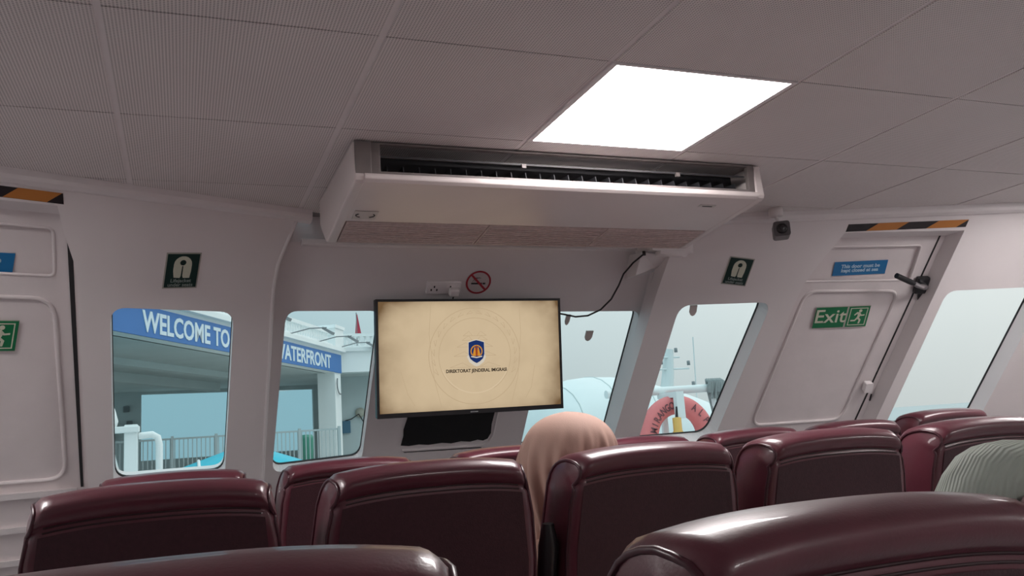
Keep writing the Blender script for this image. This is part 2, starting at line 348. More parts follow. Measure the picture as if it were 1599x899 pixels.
# ---------------------------------------------------------------- seats
def sst(t): t = max(0., min(1., t)); return t * t * (3 - 2 * t)
PROF = [(.0, .70), (.0, .45), (.0, .30), (.0, .20), (.0, .14), (.0, .112), (.003, .10), (.005, .094), (.002, .088), (-.004, .075), (-.007, .058), (-.005, .040), (.001, .026), (.011, .013), (.026, .004), (.045, .0), (.066, .0), (.085, .004), (.101, .013), (.112, .028), (.118, .05), (.12, .09), (.12, .2), (.12, .35), (.12, .70)]
PROF = [(y * 1.14, d * .55 if d < .13 else (.10 if d < .15 else d)) for y, d in PROF]
def spt(u, y, d, rec, w=.455):
    hw = w / 2 - .036 * (1 - min(1, d / .2)) ** 2 - .016 * (1 - sst((y + .01) / .06))
    return Vector((u * hw, y + rec * d, -d - .010 * abs(u) ** 3 - .004 * u * u))
def make_seat(rec=.20):
    root = empty('ferry_seat')
    H = E - .043
    us = [-1, -.985, -.95, -.88] + [i / 8 for i in range(-6, 7)] + [.88, .95, .985, 1]
    def inset(y, d, u):
        k = max(0, (abs(u) - .95) / .05); k = k * k * .010
        return (y + (k if y < .06 else -k), d + (k if d < .12 else 0))
    A = [[spt(u, *inset(y, d, u), rec) + Vector((0, 0, H)) for (y, d) in PROF] for u in us]
    n = len(PROF); b = MB()
    b.add([p for r in A for p in r], [(i * n + j, i * n + (j + 1) % n, (i + 1) * n + (j + 1) % n, (i + 1) * n + j) for i in range(len(us) - 1) for j in range(n)], True)
    bo = b.build('backrest', m_leather, root)
    for e in (0, -1):
        h_ = n // 2; rows_ = []
        for j in range(h_):
            p, q = A[e][j], A[e][n - 1 - j]; rows_.append([p.lerp(q, t_) + Vector(((1 if e else -1) * .006 * math.sin(math.pi * t_) * min(1, (h_ - j) / 5), 0, 0)) for t_ in (0, .12, .3, .5, .7, .88, 1)])
        cb = MB().add([p for r in rows_ for p in r], [(j * 7 + k, j * 7 + k + 1, (j + 1) * 7 + k + 1, (j + 1) * 7 + k) for j in range(h_ - 1) for k in range(6)], True)
        cb.add(rows_[-1] + [A[e][h_]], [(0, 1, 2, 3, 4, 5, 6, 7)], True)
        cap = cb.build('side_panel', m_leather, bo)
        MB().tube([p for p, (y, d) in zip(A[e], PROF) if d < .6], .0042, 6).build('piping', m_piping, bo)
    sy = [-.9 + i * .1 for i in range(19)]
    for dd in (.052, .060):
        MB().tube([spt(u, .0015 if dd > .055 else .005, dd, rec) + Vector((0, -.001, H)) for u in sy], .0017, 5).build('stitch_seam', m_seam, bo)
    # cloth panel on the rear below the seam
    pts = [[spt(u, -.002, d, rec) + Vector((0, 0, H)) for u in [-.93 + i * .186 for i in range(11)]] for d in (.066, .2, .3, .45, .66)]
    MB().add([p for r in pts for p in r], [(i * 11 + j, i * 11 + j + 1, (i + 1) * 11 + j + 1, (i + 1) * 11 + j) for i in range(4) for j in range(10)], True).build('back_panel', m_backing, root)
    yb = rec * .66 + .03
    MB().box(-.215, .215, yb, yb + .46, .345, .455).build('cushion', m_leather, root, bevel=.035, seg=4)
    for s in (-1, 1):
        x = s * .231
        MB().box(x - .012, x + .012, yb - .02, yb + .30, .60, .635).build('armrest', m_black, root, bevel=.010, seg=3)
        MB().box(x - .012, x + .012, yb - .01, yb + .06, .30, .60).build('arm_support', m_black, root, bevel=.004)
    for s in (-1, 1):
        MB().tube([(s * .17, yb + .36, .0), (s * .17, yb + .36, .345)], .016, 8).build('leg', m_grey, root)
        MB().tube([(s * .17, yb + .03, .0), (s * .17, yb + .03, .345)], .016, 8).build('leg', m_grey, root)
    MB().box(-.20, .20, yb + .02, yb + .40, .32, .346).build('seat_frame', m_grey, root)
    return root
def copytree(o, parent=None):
    c = o.copy(); C.objects.link(c); c.parent = parent
    for ch in o.children: copytree(ch, c)
    return c
seat0 = make_seat()
rows = [
 # x centre, y of rear top, dz, rz, label, group
 (-.042, 1.63, 0, 0, 'burgundy leather seat in the middle row below the green lifejacket sign, leftmost of its row'),
 (.463, 1.63, 0, 0, 'burgundy leather seat in the middle row, second from the left'),
 (.968, 1.63, 0, 0, 'burgundy leather seat in the middle row whose sitter wears a beige headscarf'),
 (1.470, 1.63, 0, 0, 'burgundy leather seat in the middle row, right beside the headscarf sitter’s seat'),
 (1.985, 1.63, 0, 0, 'burgundy leather seat in the middle row behind the sage green shirt, rightmost of its row'),
 (-.02, 2.65, 0, 0, 'burgundy leather seat in the far row, only its top edge showing under the left window'),
 (.487, 2.65, 0, 0, 'burgundy leather seat in the far row below the window with the WATERFRONT sign'),
 (1.030, 2.65, 0, 0, 'burgundy leather seat in the far row right below the television'),
 (1.520, 2.65, 0, 0, 'burgundy leather seat in the far row just right of the beige headscarf'),
 (2.010, 2.65, 0, 0, 'burgundy leather seat in the far row in front of the orange lifebuoy'),
 (2.510, 2.65, 0, 0, 'burgundy leather seat in the far row below the exit door'),
 (3.0, 2.65, .02, 0, 'burgundy leather seat in the far row below the far right window'),
 (-.025, .53, -.020, 0, 'burgundy leather seat nearest the camera at the lower left'),
 (.560, .57, -.037, 0, 'burgundy leather seat nearest the camera at the lower right, glossy rolled top'),
 (1.065, .57, -.037, 0, 'burgundy leather seat holding the person in the sage green shirt'),
]
seats = []
for i, (x, y, dz, rz, lab) in enumerate(rows):
    o = seat0 if i == 0 else copytree(seat0)
    o.location = (x, y, dz); o.rotation_euler = (0, 0, math.radians(rz))
    tag(o, lab, 'seat', 'ferry seats in rows'); seats.append(o)
# raised armrest between two middle seats
t = MB().tube([(.718, 1.79, .70), (.722, 1.74, .82), (.724, 1.71, .93), (.724, 1.705, .975)], [.018, .021, .022, .012], 10)
o = t.build('raised_armrest', m_black, None); o.parent = seats[2]; o.matrix_parent_inverse = Matrix.Translation(-seats[2].location)
o['label'] = 'black armrest folded up'

# ---------------------------------------------------------------- air conditioner
AX0, AX1 = .492, 2.022
ac = empty('air_conditioner', 'long white ceiling air conditioner with dark louvred outlet above the television', 'air conditioner', Matrix.Translation(((AX0 + AX1) / 2, 2.8, CZ)))
def acp(name, b, m, bevel=0, par=None, seg=2):
    o = b.build(name, m, None, bevel=bevel, seg=seg); o.parent = par or ac
    if par is None: o.matrix_parent_inverse = Matrix.Translation((-(AX0 + AX1) / 2, -2.8, -CZ))
    return o
def xprism(prof, x0, x1):
    return MB().loopsolid([(x0, p[0], p[1] + E) for p in prof], [(x1, p[0], p[1] + E) for p in prof])
side = [(2.485, .922), (2.473, .805), (2.478, .795), (2.493, .788), (2.82, .753), (3.02, .727), (3.05, .735), (3.14, .80), (3.17, .83), (3.17, .922)]
o = acp('end_cap', xprism(side, AX0, AX0 + .035), m_ac, .006)
o = acp('end_cap', xprism(side, AX1 - .035, AX1), m_ac, .006)
acp('back_shell', xprism([(2.66, .918), (2.66, .79), (3.02, .745), (3.14, .81), (3.165, .84), (3.165, .918)], AX0 + .035, AX1 - .035), m_acdark)
acp('front_cover', xprism([(2.472, .816), (2.466, .808), (2.468, .798), (2.482, .790), (2.82, .754), (2.82, .774), (2.60, .800), (2.50, .816)], AX0 + .03, AX1 - .03), m_ac, .003)
xm = [AX0 + .035, AX0 + .56, AX0 + 1.05, AX1 - .035]
for a, c_ in zip(xm, xm[1:]):
    p = acp('intake_grille', xprism([(2.823, .752), (3.018, .7265), (3.018, .742), (2.823, .768)], a + .002, c_ - .002), m_acgrille)
    for q in range(9):
        yy = 2.84 + q * .02; zz = .752 - (yy - 2.823) * .131
        acp('grille_slat', MB().box(a + .01, c_ - .01, yy, yy + .006, zz - .003 + E, zz + .002 + E), m_acgrille, 0, p)
acp('outlet_box', MB().box(AX0 + .035, AX1 - .035, 2.62, 2.66, .80 + E, .918 + E), m_acdark)
fr_ = acp('outlet_frame', MB().flat([[(AX0 + .03, .816), (AX1 - .03, .816), (AX1 - .03, .921), (AX0 + .03, .921)], [(AX0 + .085, .827), (AX0 + .085, .915), (AX1 - .06, .915), (AX1 - .06, .827)]], lambda x, z, o: Vector((x, 2.482 + o, z + E)), .02), m_acrim, .002)
acp('outlet_post', MB().box(AX0 + .004, AX0 + .055, 2.474, 2.484, .812 + E, .921 + E), m_acrim, .002)
acp('louvre', MB().tube([(AX0 + .085, 2.505, .882 + E), (AX1 - .06, 2.505, .882 + E)], .004, 6), m_acrim, 0, fr_)
acp('louvre', xprism([(2.50, .878), (2.57, .90), (2.57, .904), (2.50, .884)], AX0 + .09, AX1 - .065), m_acvane, 0, fr_)
for i in range(26):
    x = AX0 + .115 + i * .053
    acp('vane', xprism([(2.52, .820), (2.60, .820), (2.60, .868), (2.53, .862)], x, x + .003), m_acvane, 0, fr_)
acp('clip', MB().box(1.06, 1.075, 2.495, 2.505, .868 + E, .882 + E), m_acrim, 0, fr_); acp('clip', MB().box(1.66, 1.675, 2.495, 2.505, .868 + E, .882 + E), m_acrim, 0, fr_)
# stickers on the cover underside
def acunder(x, y): return Vector((x, y, .790 - (y - 2.482) * .1065 + E - .0012))
mw_s = lambda x, y: Matrix.Translation(acunder(x, y)) @ Matrix.Rotation(math.atan(-.1065), 4, 'X') @ Matrix.Rotation(math.pi, 4, 'X') @ Matrix.Rotation(0, 4, 'Z')
m_stk = mat('sticker paper', (.62, .58, .55), .5); m_ink = mat('black ink', (.02, .02, .022), .6)
def stick(x, y, w, h):
    return acp('sticker', MB().hexa([acunder(x - w, y - h), acunder(x + w, y - h), acunder(x + w, y + h), acunder(x - w, y + h)], [acunder(x - w, y - h) - Vector((0, 0, .001)), acunder(x + w, y - h) - Vector((0, 0, .001)), acunder(x + w, y + h) - Vector((0, 0, .001)), acunder(x - w, y + h) - Vector((0, 0, .001))]), m_stk)
s_ = stick(AX0 + .088, 2.755, .040, .036)
for sg in (-1, 1):
    acp('arrow_mark', MB().tube([acunder(AX0 + .088 + sg * (.010 + .022 * math.sin(a)), 2.755 + .016 * math.cos(a)) - Vector((0, 0, .0015)) for a in [i * .3 for i in range(1, 9)]], .0022, 4), m_ink, 0, s_)
s_ = stick(AX1 - .20, 2.56, .035, .010)
acp('maker_mark', MB().hexa(*[[acunder(AX1 - .20 + a, 2.56 + c_) - Vector((0, 0, dz)) for a, c_ in ((-.02, -.002), (.022, -.002), (.022, .004), (-.02, .003))] for dz in (.0012, .002)]), m_ink, 0, s_)

# ---------------------------------------------------------------- broken cover box and TV cable at the right end of the middle wall
bx = empty('conduit_cover', 'battered white plastic conduit cover at the right end of the air conditioner', 'cover', Matrix.Translation((2.1, 3.4, .76 + E)))
def bxp(name, b, m, bevel=0):
    o = b.build(name, m, None, bevel=bevel); o.parent = bx; o.matrix_parent_inverse = Matrix.Translation((.045, -.02, .0)) @ bx.matrix_world.inverted(); return o
bxp('lid', MB().hexa([(1.965, 3.31, .822 + E), (2.185, 3.29, .822 + E), (2.185, 3.45, .828 + E), (1.965, 3.46, .828 + E)], [(1.975, 3.31, .782 + E), (2.18, 3.29, .765 + E), (2.18, 3.45, .80 + E), (1.975, 3.47, .80 + E)]), m_trim, .004)
bxp('lid', MB().hexa([(2.01, 3.30, .782 + E), (2.17, 3.285, .775 + E), (2.18, 3.33, .775 + E), (2.01, 3.35, .782 + E)], [(2.01, 3.31, .764 + E), (2.12, 3.30, .752 + E), (2.17, 3.34, .758 + E), (2.01, 3.36, .764 + E)]), m_trim, .003)
bxp('body', MB().hexa([(1.955, 3.38, .79 + E), (2.165, 3.38, .77 + E), (2.165, 3.50, .80 + E), (1.955, 3.50, .80 + E)], [(1.965, 3.47, .695 + E), (2.08, 3.47, .735 + E), (2.16, 3.56, .735 + E), (1.965, 3.57, .695 + E)]), m_trim, .004)
bxp('trunking', MB().flat([[(2.085, .72), (2.145, .72), (2.135, .50), (2.095, .50)]], wfn('M', -.035), .035), m_wall, .004)
bxp('cable_gland', MB().lathe([(.0, 0), (.008, 0), (.008, .02), (.0, .02)], 8, (1.962, 3.37, .77 + E)), m_black)
ct = [(2.004, 3.352, .775), (1.973, 3.40, .745), (1.94, 3.44, .70), (1.925, 3.47, .65), (1.895, 3.50, .59), (1.85, 3.53, .545), (1.79, 3.55, .52), (1.73, 3.56, .517), (1.68, 3.57, .530), (1.64, 3.585, .54)]
tag(MB().tube([(a, c_, z + E) for a, c_, z in ct], .0042, 6).build('television_cable', m_black), 'thin black cable drooping from the conduit cover to the television', 'cable')

# ---------------------------------------------------------------- television
TW, TH = .874, .512
tvp = Vector((1.2125, 3.578, .350 + E)); tl = math.atan2(.055, .504)
mtv = Matrix.Translation(tvp) @ Matrix.Rotation(math.radians(90) - 0 + tl * 0, 4, 'X') @ Matrix.Rotation(tl, 4, 'X')
# local x right, y up, z toward the room
tv = empty('television', 'flat television on the middle wall showing a cream screen with a small crest', 'television', mtv)
def tvb(name, b, m, bevel=0, par=None):
    o = b.build(name, m, par or tv, bevel=bevel); return o
tvb('case', MB().box(-TW / 2, TW / 2, -TH / 2, TH / 2, -.035, 0), m_black, .004)
tvb('bezel', MB().flat([[(-TW / 2, -TH / 2), (TW / 2, -TH / 2), (TW / 2, TH / 2), (-TW / 2, TH / 2)], [(-TW / 2 + .011, -TH / 2 + .020), (-TW / 2 + .011, TH / 2 - .011), (TW / 2 - .011, TH / 2 - .011), (TW / 2 - .011, -TH / 2 + .020)]], lambda x, z, o: Vector((x, z, .006 - o)), .006), m_black)
tvb('rear_housing', MB().box(-.25, .25, -.2, .12, -.075, -.03), m_black, .01)
tvb('wall_bracket', MB().box(-.12, .12, -.06, .10, -.20, -.07), m_grey, .004)
tvb('maker_badge', MB().box(-.018, .018, -TH / 2 + .006, -TH / 2 + .011, .006, .0065), m_grey)
# picture on the screen
ms_ = bpy.data.materials.new('screen picture'); ms_.use_nodes = True; n = ms_.node_tree; n.nodes.clear()
tcx = n.nodes.new('ShaderNodeTexCoord'); sx_ = n.nodes.new('ShaderNodeSeparateXYZ'); n.links.new(tcx.outputs['Object'], sx_.inputs[0])
def mth(op, a, c_=None):
    q = n.nodes.new('ShaderNodeMath'); q.operation = op
    for i, v in enumerate((a, c_)):
        if v is None: continue
        if isinstance(v, (int, float)): q.inputs[i].default_value = v
        else: n.links.new(v, q.inputs[i])
    return q.outputs[0]
ax = mth('DIVIDE', mth('ABSOLUTE', sx_.outputs[0]), TW / 2); ay = mth('DIVIDE', mth('ABSOLUTE', sx_.outputs[1]), TH / 2)
vg = mth('MAXIMUM', mth('POWER', ax, 7.0), mth('MULTIPLY', mth('POWER', ay, 9.0), .8))
cn = mth('MULTIPLY', mth('POWER', ax, 4.0), mth('POWER', ay, 4.0))
nzs = n.nodes.new('ShaderNodeTexNoise'); nzs.inputs['Scale'].default_value = 7; nzs.inputs['Detail'].default_value = 6; n.links.new(tcx.outputs['Object'], nzs.inputs['Vector'])
vv = mth('ADD', mth('MULTIPLY', mth('ADD', vg, mth('MULTIPLY', cn, 1.2)), mth('ADD', nzs.outputs['Fac'], .25)), mth('MULTIPLY', mth('SUBTRACT', nzs.outputs['Fac'], .5), .35))
rmp = n.nodes.new('ShaderNodeValToRGB'); n.links.new(vv, rmp.inputs[0])
rmp.color_ramp.elements[0].position = 0; rmp.color_ramp.elements[0].color = (.60, .465, .30, 1)
rmp.color_ramp.elements[1].position = 1; rmp.color_ramp.elements[1].color = (.16, .095, .045, 1)
em = n.nodes.new('ShaderNodeEmission'); ou = n.nodes.new('ShaderNodeOutputMaterial'); n.links.new(rmp.outputs[0], em.inputs[0]); n.links.new(em.outputs[0], ou.inputs[0])
scr = tvb('screen', MB().box(-TW / 2 + .011, TW / 2 - .011, -TH / 2 + .020, TH / 2 - .011, 0, .002), ms_)
e_line = emis('screen watermark', (.50, .375, .235)); e_hi = emis('screen watermark light', (.66, .52, .35))
e_blue = emis('crest blue', (.012, .03, .13)); e_gold = emis('crest gold', (.62, .26, .03)); e_white = emis('crest white', (.62, .56, .47)); e_dark = emis('screen ink', (.03, .02, .015))
e_red = emis('crest red', (.28, .05, .02))
def arc(cx_, cy_, r, a0, a1, k=40): return [(cx_ + r * math.cos(math.radians(a0 + (a1 - a0) * i / k)), cy_ + r * math.sin(math.radians(a0 + (a1 - a0) * i / k))) for i in range(k + 1)]
def line(pts, w, m, name='watermark_line', z=.0022, closed=False):
    b = MB(); m_ = len(pts); P = [Vector((p[0], p[1], z)) for p in pts]; vs = []
    for i, p in enumerate(P):
        a = P[i - 1] if (i or closed) else p; c_ = P[(i + 1) % m_] if (i < m_ - 1 or closed) else p
        d = (c_ - a).normalized(); nn = Vector((-d.y, d.x, 0)) * w / 2; vs += [p + nn, p - nn]
    k = m_ if closed else m_ - 1
    b.add(vs, [(2 * i, 2 * i + 1, (2 * ((i + 1) % m_)) + 1, 2 * ((i + 1) % m_)) for i in range(k)])
    return tvb(name, b, m, 0, scr)
cy0 = .0
line(arc(.012, .0, .215, -135, 135), .003, e_line); line(arc(.012, 0, .215, 135, 225), .003, e_line); line(arc(.012, 0, .165, 200, 340), .004, e_hi)
line(arc(.012, 0, .17, -60, 240), .0025, e_line)
for sg in (-1, 1):
    for i in range(9):
        a = math.radians(-25 + i * 13) if sg > 0 else math.radians(205 - i * 13)
        px, py = .012 + .19 * math.cos(a), .19 * math.sin(a)
        dx, dy = -math.sin(a) * sg, math.cos(a) * sg
        line([(px, py), (px + dx * .022 + math.cos(a) * .012, py + dy * .022 + math.sin(a) * .012), (px + dx * .03, py + dy * .03), (px, py)], .0022, e_line, 'laurel_leaf')
for (a, c_, w_) in ((.09, .13, .055), (.07, .10, .06), (.04, .06, .085), (.0, .03, .10), (-.05, -.02, .12)):
    line([(.012 - w_, a), (.012 - w_ * .5, a + .02), (.012 - w_ * .2, a)], .002, e_line); line([(.012 + w_, a), (.012 + w_ * .5, a + .02), (.012 + w_ * .2, a)], .002, e_line)
    line([(.012 - w_, a), (.012 + w_, a)], .0018, e_line)
for pts in ([(-.19, .23), (-.20, .1), (-.18, -.1), (-.15, -.22)], [(.23, .23), (.235, .1), (.215, -.1), (.18, -.22)], [(-.33, -.06), (-.30, -.16), (-.27, -.21)], [(.30, -.05), (.28, -.15), (.25, -.2)]):
    line(pts, .002, e_line)
def poly(pts, m, name, z): return tvb(name, MB().flat([pts], lambda x, y, o: Vector((x, y, z - o)), .0004), m, 0, scr)
cxs, cys = .018, .018
sh = lambda s: [(cxs + a * s, cys + c_ * s) for a, c_ in ((-.040, .046), (-.018, .053), (0, .057), (.018, .053), (.040, .046), (.041, -.012), (.033, -.034), (.016, -.048), (0, -.056), (-.016, -.048), (-.033, -.034), (-.041, -.012))]
poly([(cxs - .046, cys - .02), (cxs - .036, cys - .014), (cxs - .02, cys - .038), (cxs, cys - .05), (cxs + .02, cys - .038), (cxs + .036, cys - .014), (cxs + .046, cys - .02), (cxs + .034, cys - .046), (cxs + .012, cys - .062), (cxs, cys - .066), (cxs - .012, cys - .062), (cxs - .034, cys - .046)], e_white, 'crest_ribbon', .0028)
poly(sh(.98), e_white, 'crest_edge', .0032); poly(sh(.91), e_blue, 'crest_shield', .0036)
line(arc(cxs, cys + .002, .026, -40, 220), .005, e_gold, 'crest_wreath', .0040)
for sg in (-1, 0, 1):
    poly([(cxs + sg * .011 - .008, cys - .019), (cxs + sg * .011 + .008, cys - .019), (cxs + sg * .008 + .002, cys + (.028 if sg == 0 else .02)), (cxs + sg * .008 - .002, cys + (.028 if sg == 0 else .02))], e_gold if sg else e_red, 'crest_gate', .0044)
line([(cxs - .026, cys - .021), (cxs, cys - .026), (cxs + .026, cys - .021)], .005, e_white, 'crest_base', .0046)
text('DIREKTORAT JENDERAL IMIGRASI', .0205, e_dark, scr, 'caption', (.018, -.066, .0026), .93, .0006)

# black board closing the window behind the television
bd = [(1.03, .14), (1.475, .14), (1.475, .0), (1.462, -.026), (1.43, -.040), (1.003, -.030)]
o = empty('window_board', 'black board with chipped edges covering the wall opening under the television', 'board', Matrix.Translation(wp('M', 1.24, 0)))
def wpart(name, b, m, par, bevel=0):
    q = b.build(name, m, None, bevel=bevel); q.parent = par; q.matrix_parent_inverse = par.matrix_world.inverted(); return q
rag = [(1.022, .50), (1.475, .50), (1.472, .12), (1.468, .05), (1.474, .005), (1.462, -.022), (1.44, -.030), (1.41, -.024), (1.37, -.031), (1.32, -.026), (1.27, -.033), (1.22, -.027), (1.15, -.032), (1.10, -.027), (1.05, -.031), (1.008, -.026), (1.014, .02), (1.010, .05), (1.02, .1)]
wpart('board', MB().flat([rag], wfn('M', -.008), .008), mat('black board', (.010, .010, .011), .6, .3, .3, 30), o)
wpart('frame_bead', MB().tube([wp('M', a, c_, -.002) for a, c_ in ((1.49, .15), (1.49, -.005), (1.475, -.04), (1.44, -.055), (1.10, -.052), (1.02, -.05))], .006, 6), m_wall, o)
wpart('lower_gap', MB().flat([[(1.03, -.063), (1.44, -.067), (1.44, -.063), (1.03, -.060)]], wfn('M', -.002), .004), m_gasket, o)

# wall socket
mk = wframe('M', 1.094, .668, 0)
so = empty('wall_socket', 'white double wall socket with a plug above the television', 'socket', mk)
MB().box(-.08, .08, -.031, .031, 0, .016).build('face_plate', m_trim, so, bevel=.004)
for (a, c_) in ((-.045, .006), (-.058, -.010), (-.032, -.010), (.030, .006)):
    MB().box(a - .003, a + .003, c_ - .005, c_ + .005, .016, .0168).build('pin_hole', m_gasket, so)
MB().box(-.062, -.052, .014, .024, .016, .019).build('switch', m_trim, so); MB().box(.015, .025, .014, .024, .016, .019).build('switch', m_trim, so)
p = MB().box(.022, .066, -.030, .006, .016, .048).build('plug', m_trim, so, bevel=.006)
MB().tube([(.044, -.028, .035), (.046, -.05, .03), (.047, -.09, .02), (.047, -.14, .015)], .0035, 6).build('cord', m_black, p)

# ---------------------------------------------------------------- signs
m_sgreen = mat('dark green sign', (.010, .035, .030), .4, .4); m_cream = mat('luminous cream', (.60, .62, .50), .5)
m_pale = mat('pale print', (.30, .36, .33), .5)
m_egreen = mat('exit green', (.008, .17, .065), .4, .4); m_blue = mat('sign blue', (.015, .17, .40), .4, .4); m_bluet = mat('sign blue print', (.45, .62, .75), .5)
m_red = mat('prohibition red', (.42, .03, .045), .45); m_orange = mat('hazard orange', (.52, .20, .045), .5, .4, .06, 20); m_hblk = mat('hazard black', (.022, .018, .020), .45, .4, .1, 20)
m_edge = mat('sign edge', (.42, .40, .36), .5)
def plate(w, h, m, par, name='plate', z0=0, z1=.002, x=0, y=0): return MB().box(x - w / 2, x + w / 2, y - h / 2, y + h / 2, z0, z1).build(name, m, par)
def sprint(loops, m, par, name, z=.0026): return MB().flat(loops, lambda x, y, o: Vector((x, y, z - o)), .0008).build(name, m, par)
def lifejacket(sec, x, z, lab, rot=0):
    s = empty('lifejacket_sign', lab, 'sign', wframe(sec, x, z, -.001) @ Matrix.Rotation(rot, 4, 'Z'))
    plate(.128, .150, m_edge, s, 'border', 0, .0015); plate(.118, .140, m_sgreen, s, 'plate', 0, .0022)
    out = [(-.028, -.028)] + [(-.033 + .0 * i, v) for i, v in enumerate((0, .02))] + [(.033 * math.cos(math.radians(a)), .027 + .034 * math.sin(math.radians(a))) for a in range(180, -1, -20)] + [(.033, .02), (.033, 0), (.030, -.030), (.006, -.030), (.003, -.022), (.0022, .018), (.0022, .020), (-.0022, .020), (-.0022, .018), (-.003, -.022), (-.006, -.030)]
    hole = [(.0115 * math.cos(math.radians(a)), .034 + .0115 * math.sin(math.radians(a))) for a in range(0, 360, 24)]
    sprint([out, hole], m_cream, s, 'lifejacket_mark', .003)
    text('Lifejacket\nunder seats', .0205, m_pale, s, 'lettering', (0, -.051, .0026), .98, .0002)
    return s
lifejacket('L', .0, .683, 'green lifejacket under seats sign above the window at the left', math.radians(6))
lifejacket('R', 2.494, .690, 'green lifejacket under seats sign above the lifebuoy window at the right', math.radians(-10))
def man(par, ox, oy, k, m):
    P = lambda pts: [(ox + a * k, oy + c_ * k) for a, c_ in pts]
    sprint([P([(.06 + .085 * math.cos(math.radians(a)), .33 + .085 * math.sin(math.radians(a))) for a in range(0, 360, 30)])], m, par, 'runner_head', .0032)
    for pts in ([(-.10, .26), (.06, .24), (.12, .08), (.06, -.06), (-.06, -.06), (-.04, .08)], [(.05, .24), (.16, .10), (.32, .12), (.32, .05), (.13, .03), (.04, .14)], [(-.10, .26), (-.24, .10), (-.19, .06), (-.06, .18)],
                [(-.06, -.04), (.06, -.06), (.18, -.18), (.14, -.40), (.06, -.40), (.08, -.20), (-.02, -.14)], [(-.06, -.04), (.02, -.10), (-.12, -.26), (-.36, -.26), (-.36, -.19), (-.15, -.18)]):
        sprint([P(pts)], m, par, 'runner_limb', .0031)
def ring(par, x0, x1, y0, y1, t_, m, name): sprint([[(x0, y0), (x1, y0), (x1, y1), (x0, y1)], [(x0 + t_, y0 + t_), (x0 + t_, y1 - t_), (x1 - t_, y1 - t_), (x1 - t_, y0 + t_)]], m, par, name, .0028)
def exitsign(sec, x, z, off, lab, rot):
    s = empty('exit_sign', lab, 'sign', wframe(sec, x, z, off) @ Matrix.Rotation(rot, 4, 'Z'))
    plate(.298, .128, m_edge, s, 'border', 0, .0015); plate(.170, .122, m_egreen, s, 'plate', 0, .0022, -.063); plate(.116, .122, m_egreen, s, 'plate', 0, .0022, .090)
    text('Exit', .112, m_cream, s, 'lettering', (-.063, .004, .0028), 1.0, .0008)
    ring(s, .042, .138, -.052, .052, .004, m_cream, 'doorway_mark'); man(s, .092, 0, .105, m_cream); return s
exitsign('R', 3.188, .475, .108, 'green Exit sign with running figure on the right hand door', math.radians(-1))
exitsign('L', -.688, .455, .108, 'green exit sign cut by the left picture edge on the left hand door', math.radians(2))
def doorsign(sec, x, z, off, lab, rot):
    s = empty('door_notice', lab, 'sign', wframe(sec, x, z, off) @ Matrix.Rotation(rot, 4, 'Z'))
    plate(.284, .078, m_blue, s, 'plate', 0, .002)
    text('This door must be\nkept closed at sea', .0275, m_bluet, s, 'lettering', (0, 0, .0024), 1.0, .0009); return s
doorsign('R', 3.192, .700, .128, 'blue notice on the right hand door saying keep closed at sea', math.radians(0))
doorsign('L', -.672, .683, .128, 'blue notice cut by the left picture edge on the left hand door', math.radians(2))
def hazard(sec, x0, x1, z0, z1, slant, phase, n_, lab):
    s = empty('hazard_tape', lab, 'tape', Matrix.Translation(wp(sec, (x0 + x1) / 2, (z0 + z1) / 2)))
    wpart('tape', MB().flat([[(x0, z0), (x1 - .0, z0), (x1, z1), (x0, z1)]], wfn(sec, -.002), .002), m_hblk, s)
    w_ = (x1 - x0) / (n_ * 2)
    for i in range(n_):
        a = x0 + (2 * i + phase) * w_
        wpart('stripe', MB().flat([[(a, z0), (a + w_, z0), (a + w_ + slant, z1), (a + slant, z1)]], wfn(sec, -.003), .001), m_orange, s)
    return s
hazard('R', 2.957, 3.556, .836, .866, .05, .66, 2, 'black and orange hazard tape over the right hand door')
hazard('L', -1.08, -.366, .848, .878, .045, .60, 3, 'black and orange hazard tape over the left hand door')
# no smoking roundel
ns = empty('no_smoking_sign', 'round red no smoking sticker above the television', 'sign', wframe('M', 1.258, .684, -.001))
cc = lambda r: [(r * math.cos(2 * math.pi * i / 32), r * math.sin(2 * math.pi * i / 32)) for i in range(32)]
sprint([cc(.060)], mat('sticker clear', (.60, .55, .55), .4), ns, 'disc', .0012)
sprint([cc(.060), cc(.0515)], m_red, ns, 'ring', .0022); sprint([[(-.040, .033), (-.033, .040), (.040, -.033), (.033, -.040)]], m_red, ns, 'slash', .0026)
sprint([[(-.034, -.010), (.018, -.010), (.018, -.002), (-.034, -.002)]], m_ink, ns, 'cigarette', .0020); sprint([[(.021, -.010), (.034, -.010), (.034, -.002), (.021, -.002)]], m_ink, ns, 'cigarette', .0020)
for dx in (-.03, -.02):
    MB().tube([(dx, .004, .002), (dx + .008, .012, .002), (dx + .004, .019, .002), (dx + .018, .024, .002), (dx + .028, .022, .002)], .0012, 4).build('smoke_curl', m_ink, ns)
# door lever
lv = empty('door_lever', 'black and steel lever handle beside the blue notice on the right hand door', 'handle', wframe('R', 3.535, .618, .108))
MB().box(-.032, .034, -.055, .04, 0, .03).build('housing', m_black, lv, bevel=.008)
MB().tube([(.0, 0, .02), (-.01, .004, .06), (-.05, .02, .075), (-.12, .055, .08), (-.19, .088, .08)], [.016, .016, .013, .013, .012], 8).build('handle', m_chrome, lv)
MB().tube([(-.09, .042, .08), (-.12, .055, .08), (-.198, .092, .08)], [.0135, .0145, .0145], 8).build('grip', m_black, lv)
MB().add([(.0, -.05, .02), (.03, -.05, .02), (.012, -.11, .004), (.0, -.05, .0), (.03, -.05, .0)], [(0, 1, 2), (3, 2, 4), (0, 2, 3), (1, 4, 2), (0, 3, 4, 1)]).build('striker', m_black, lv)

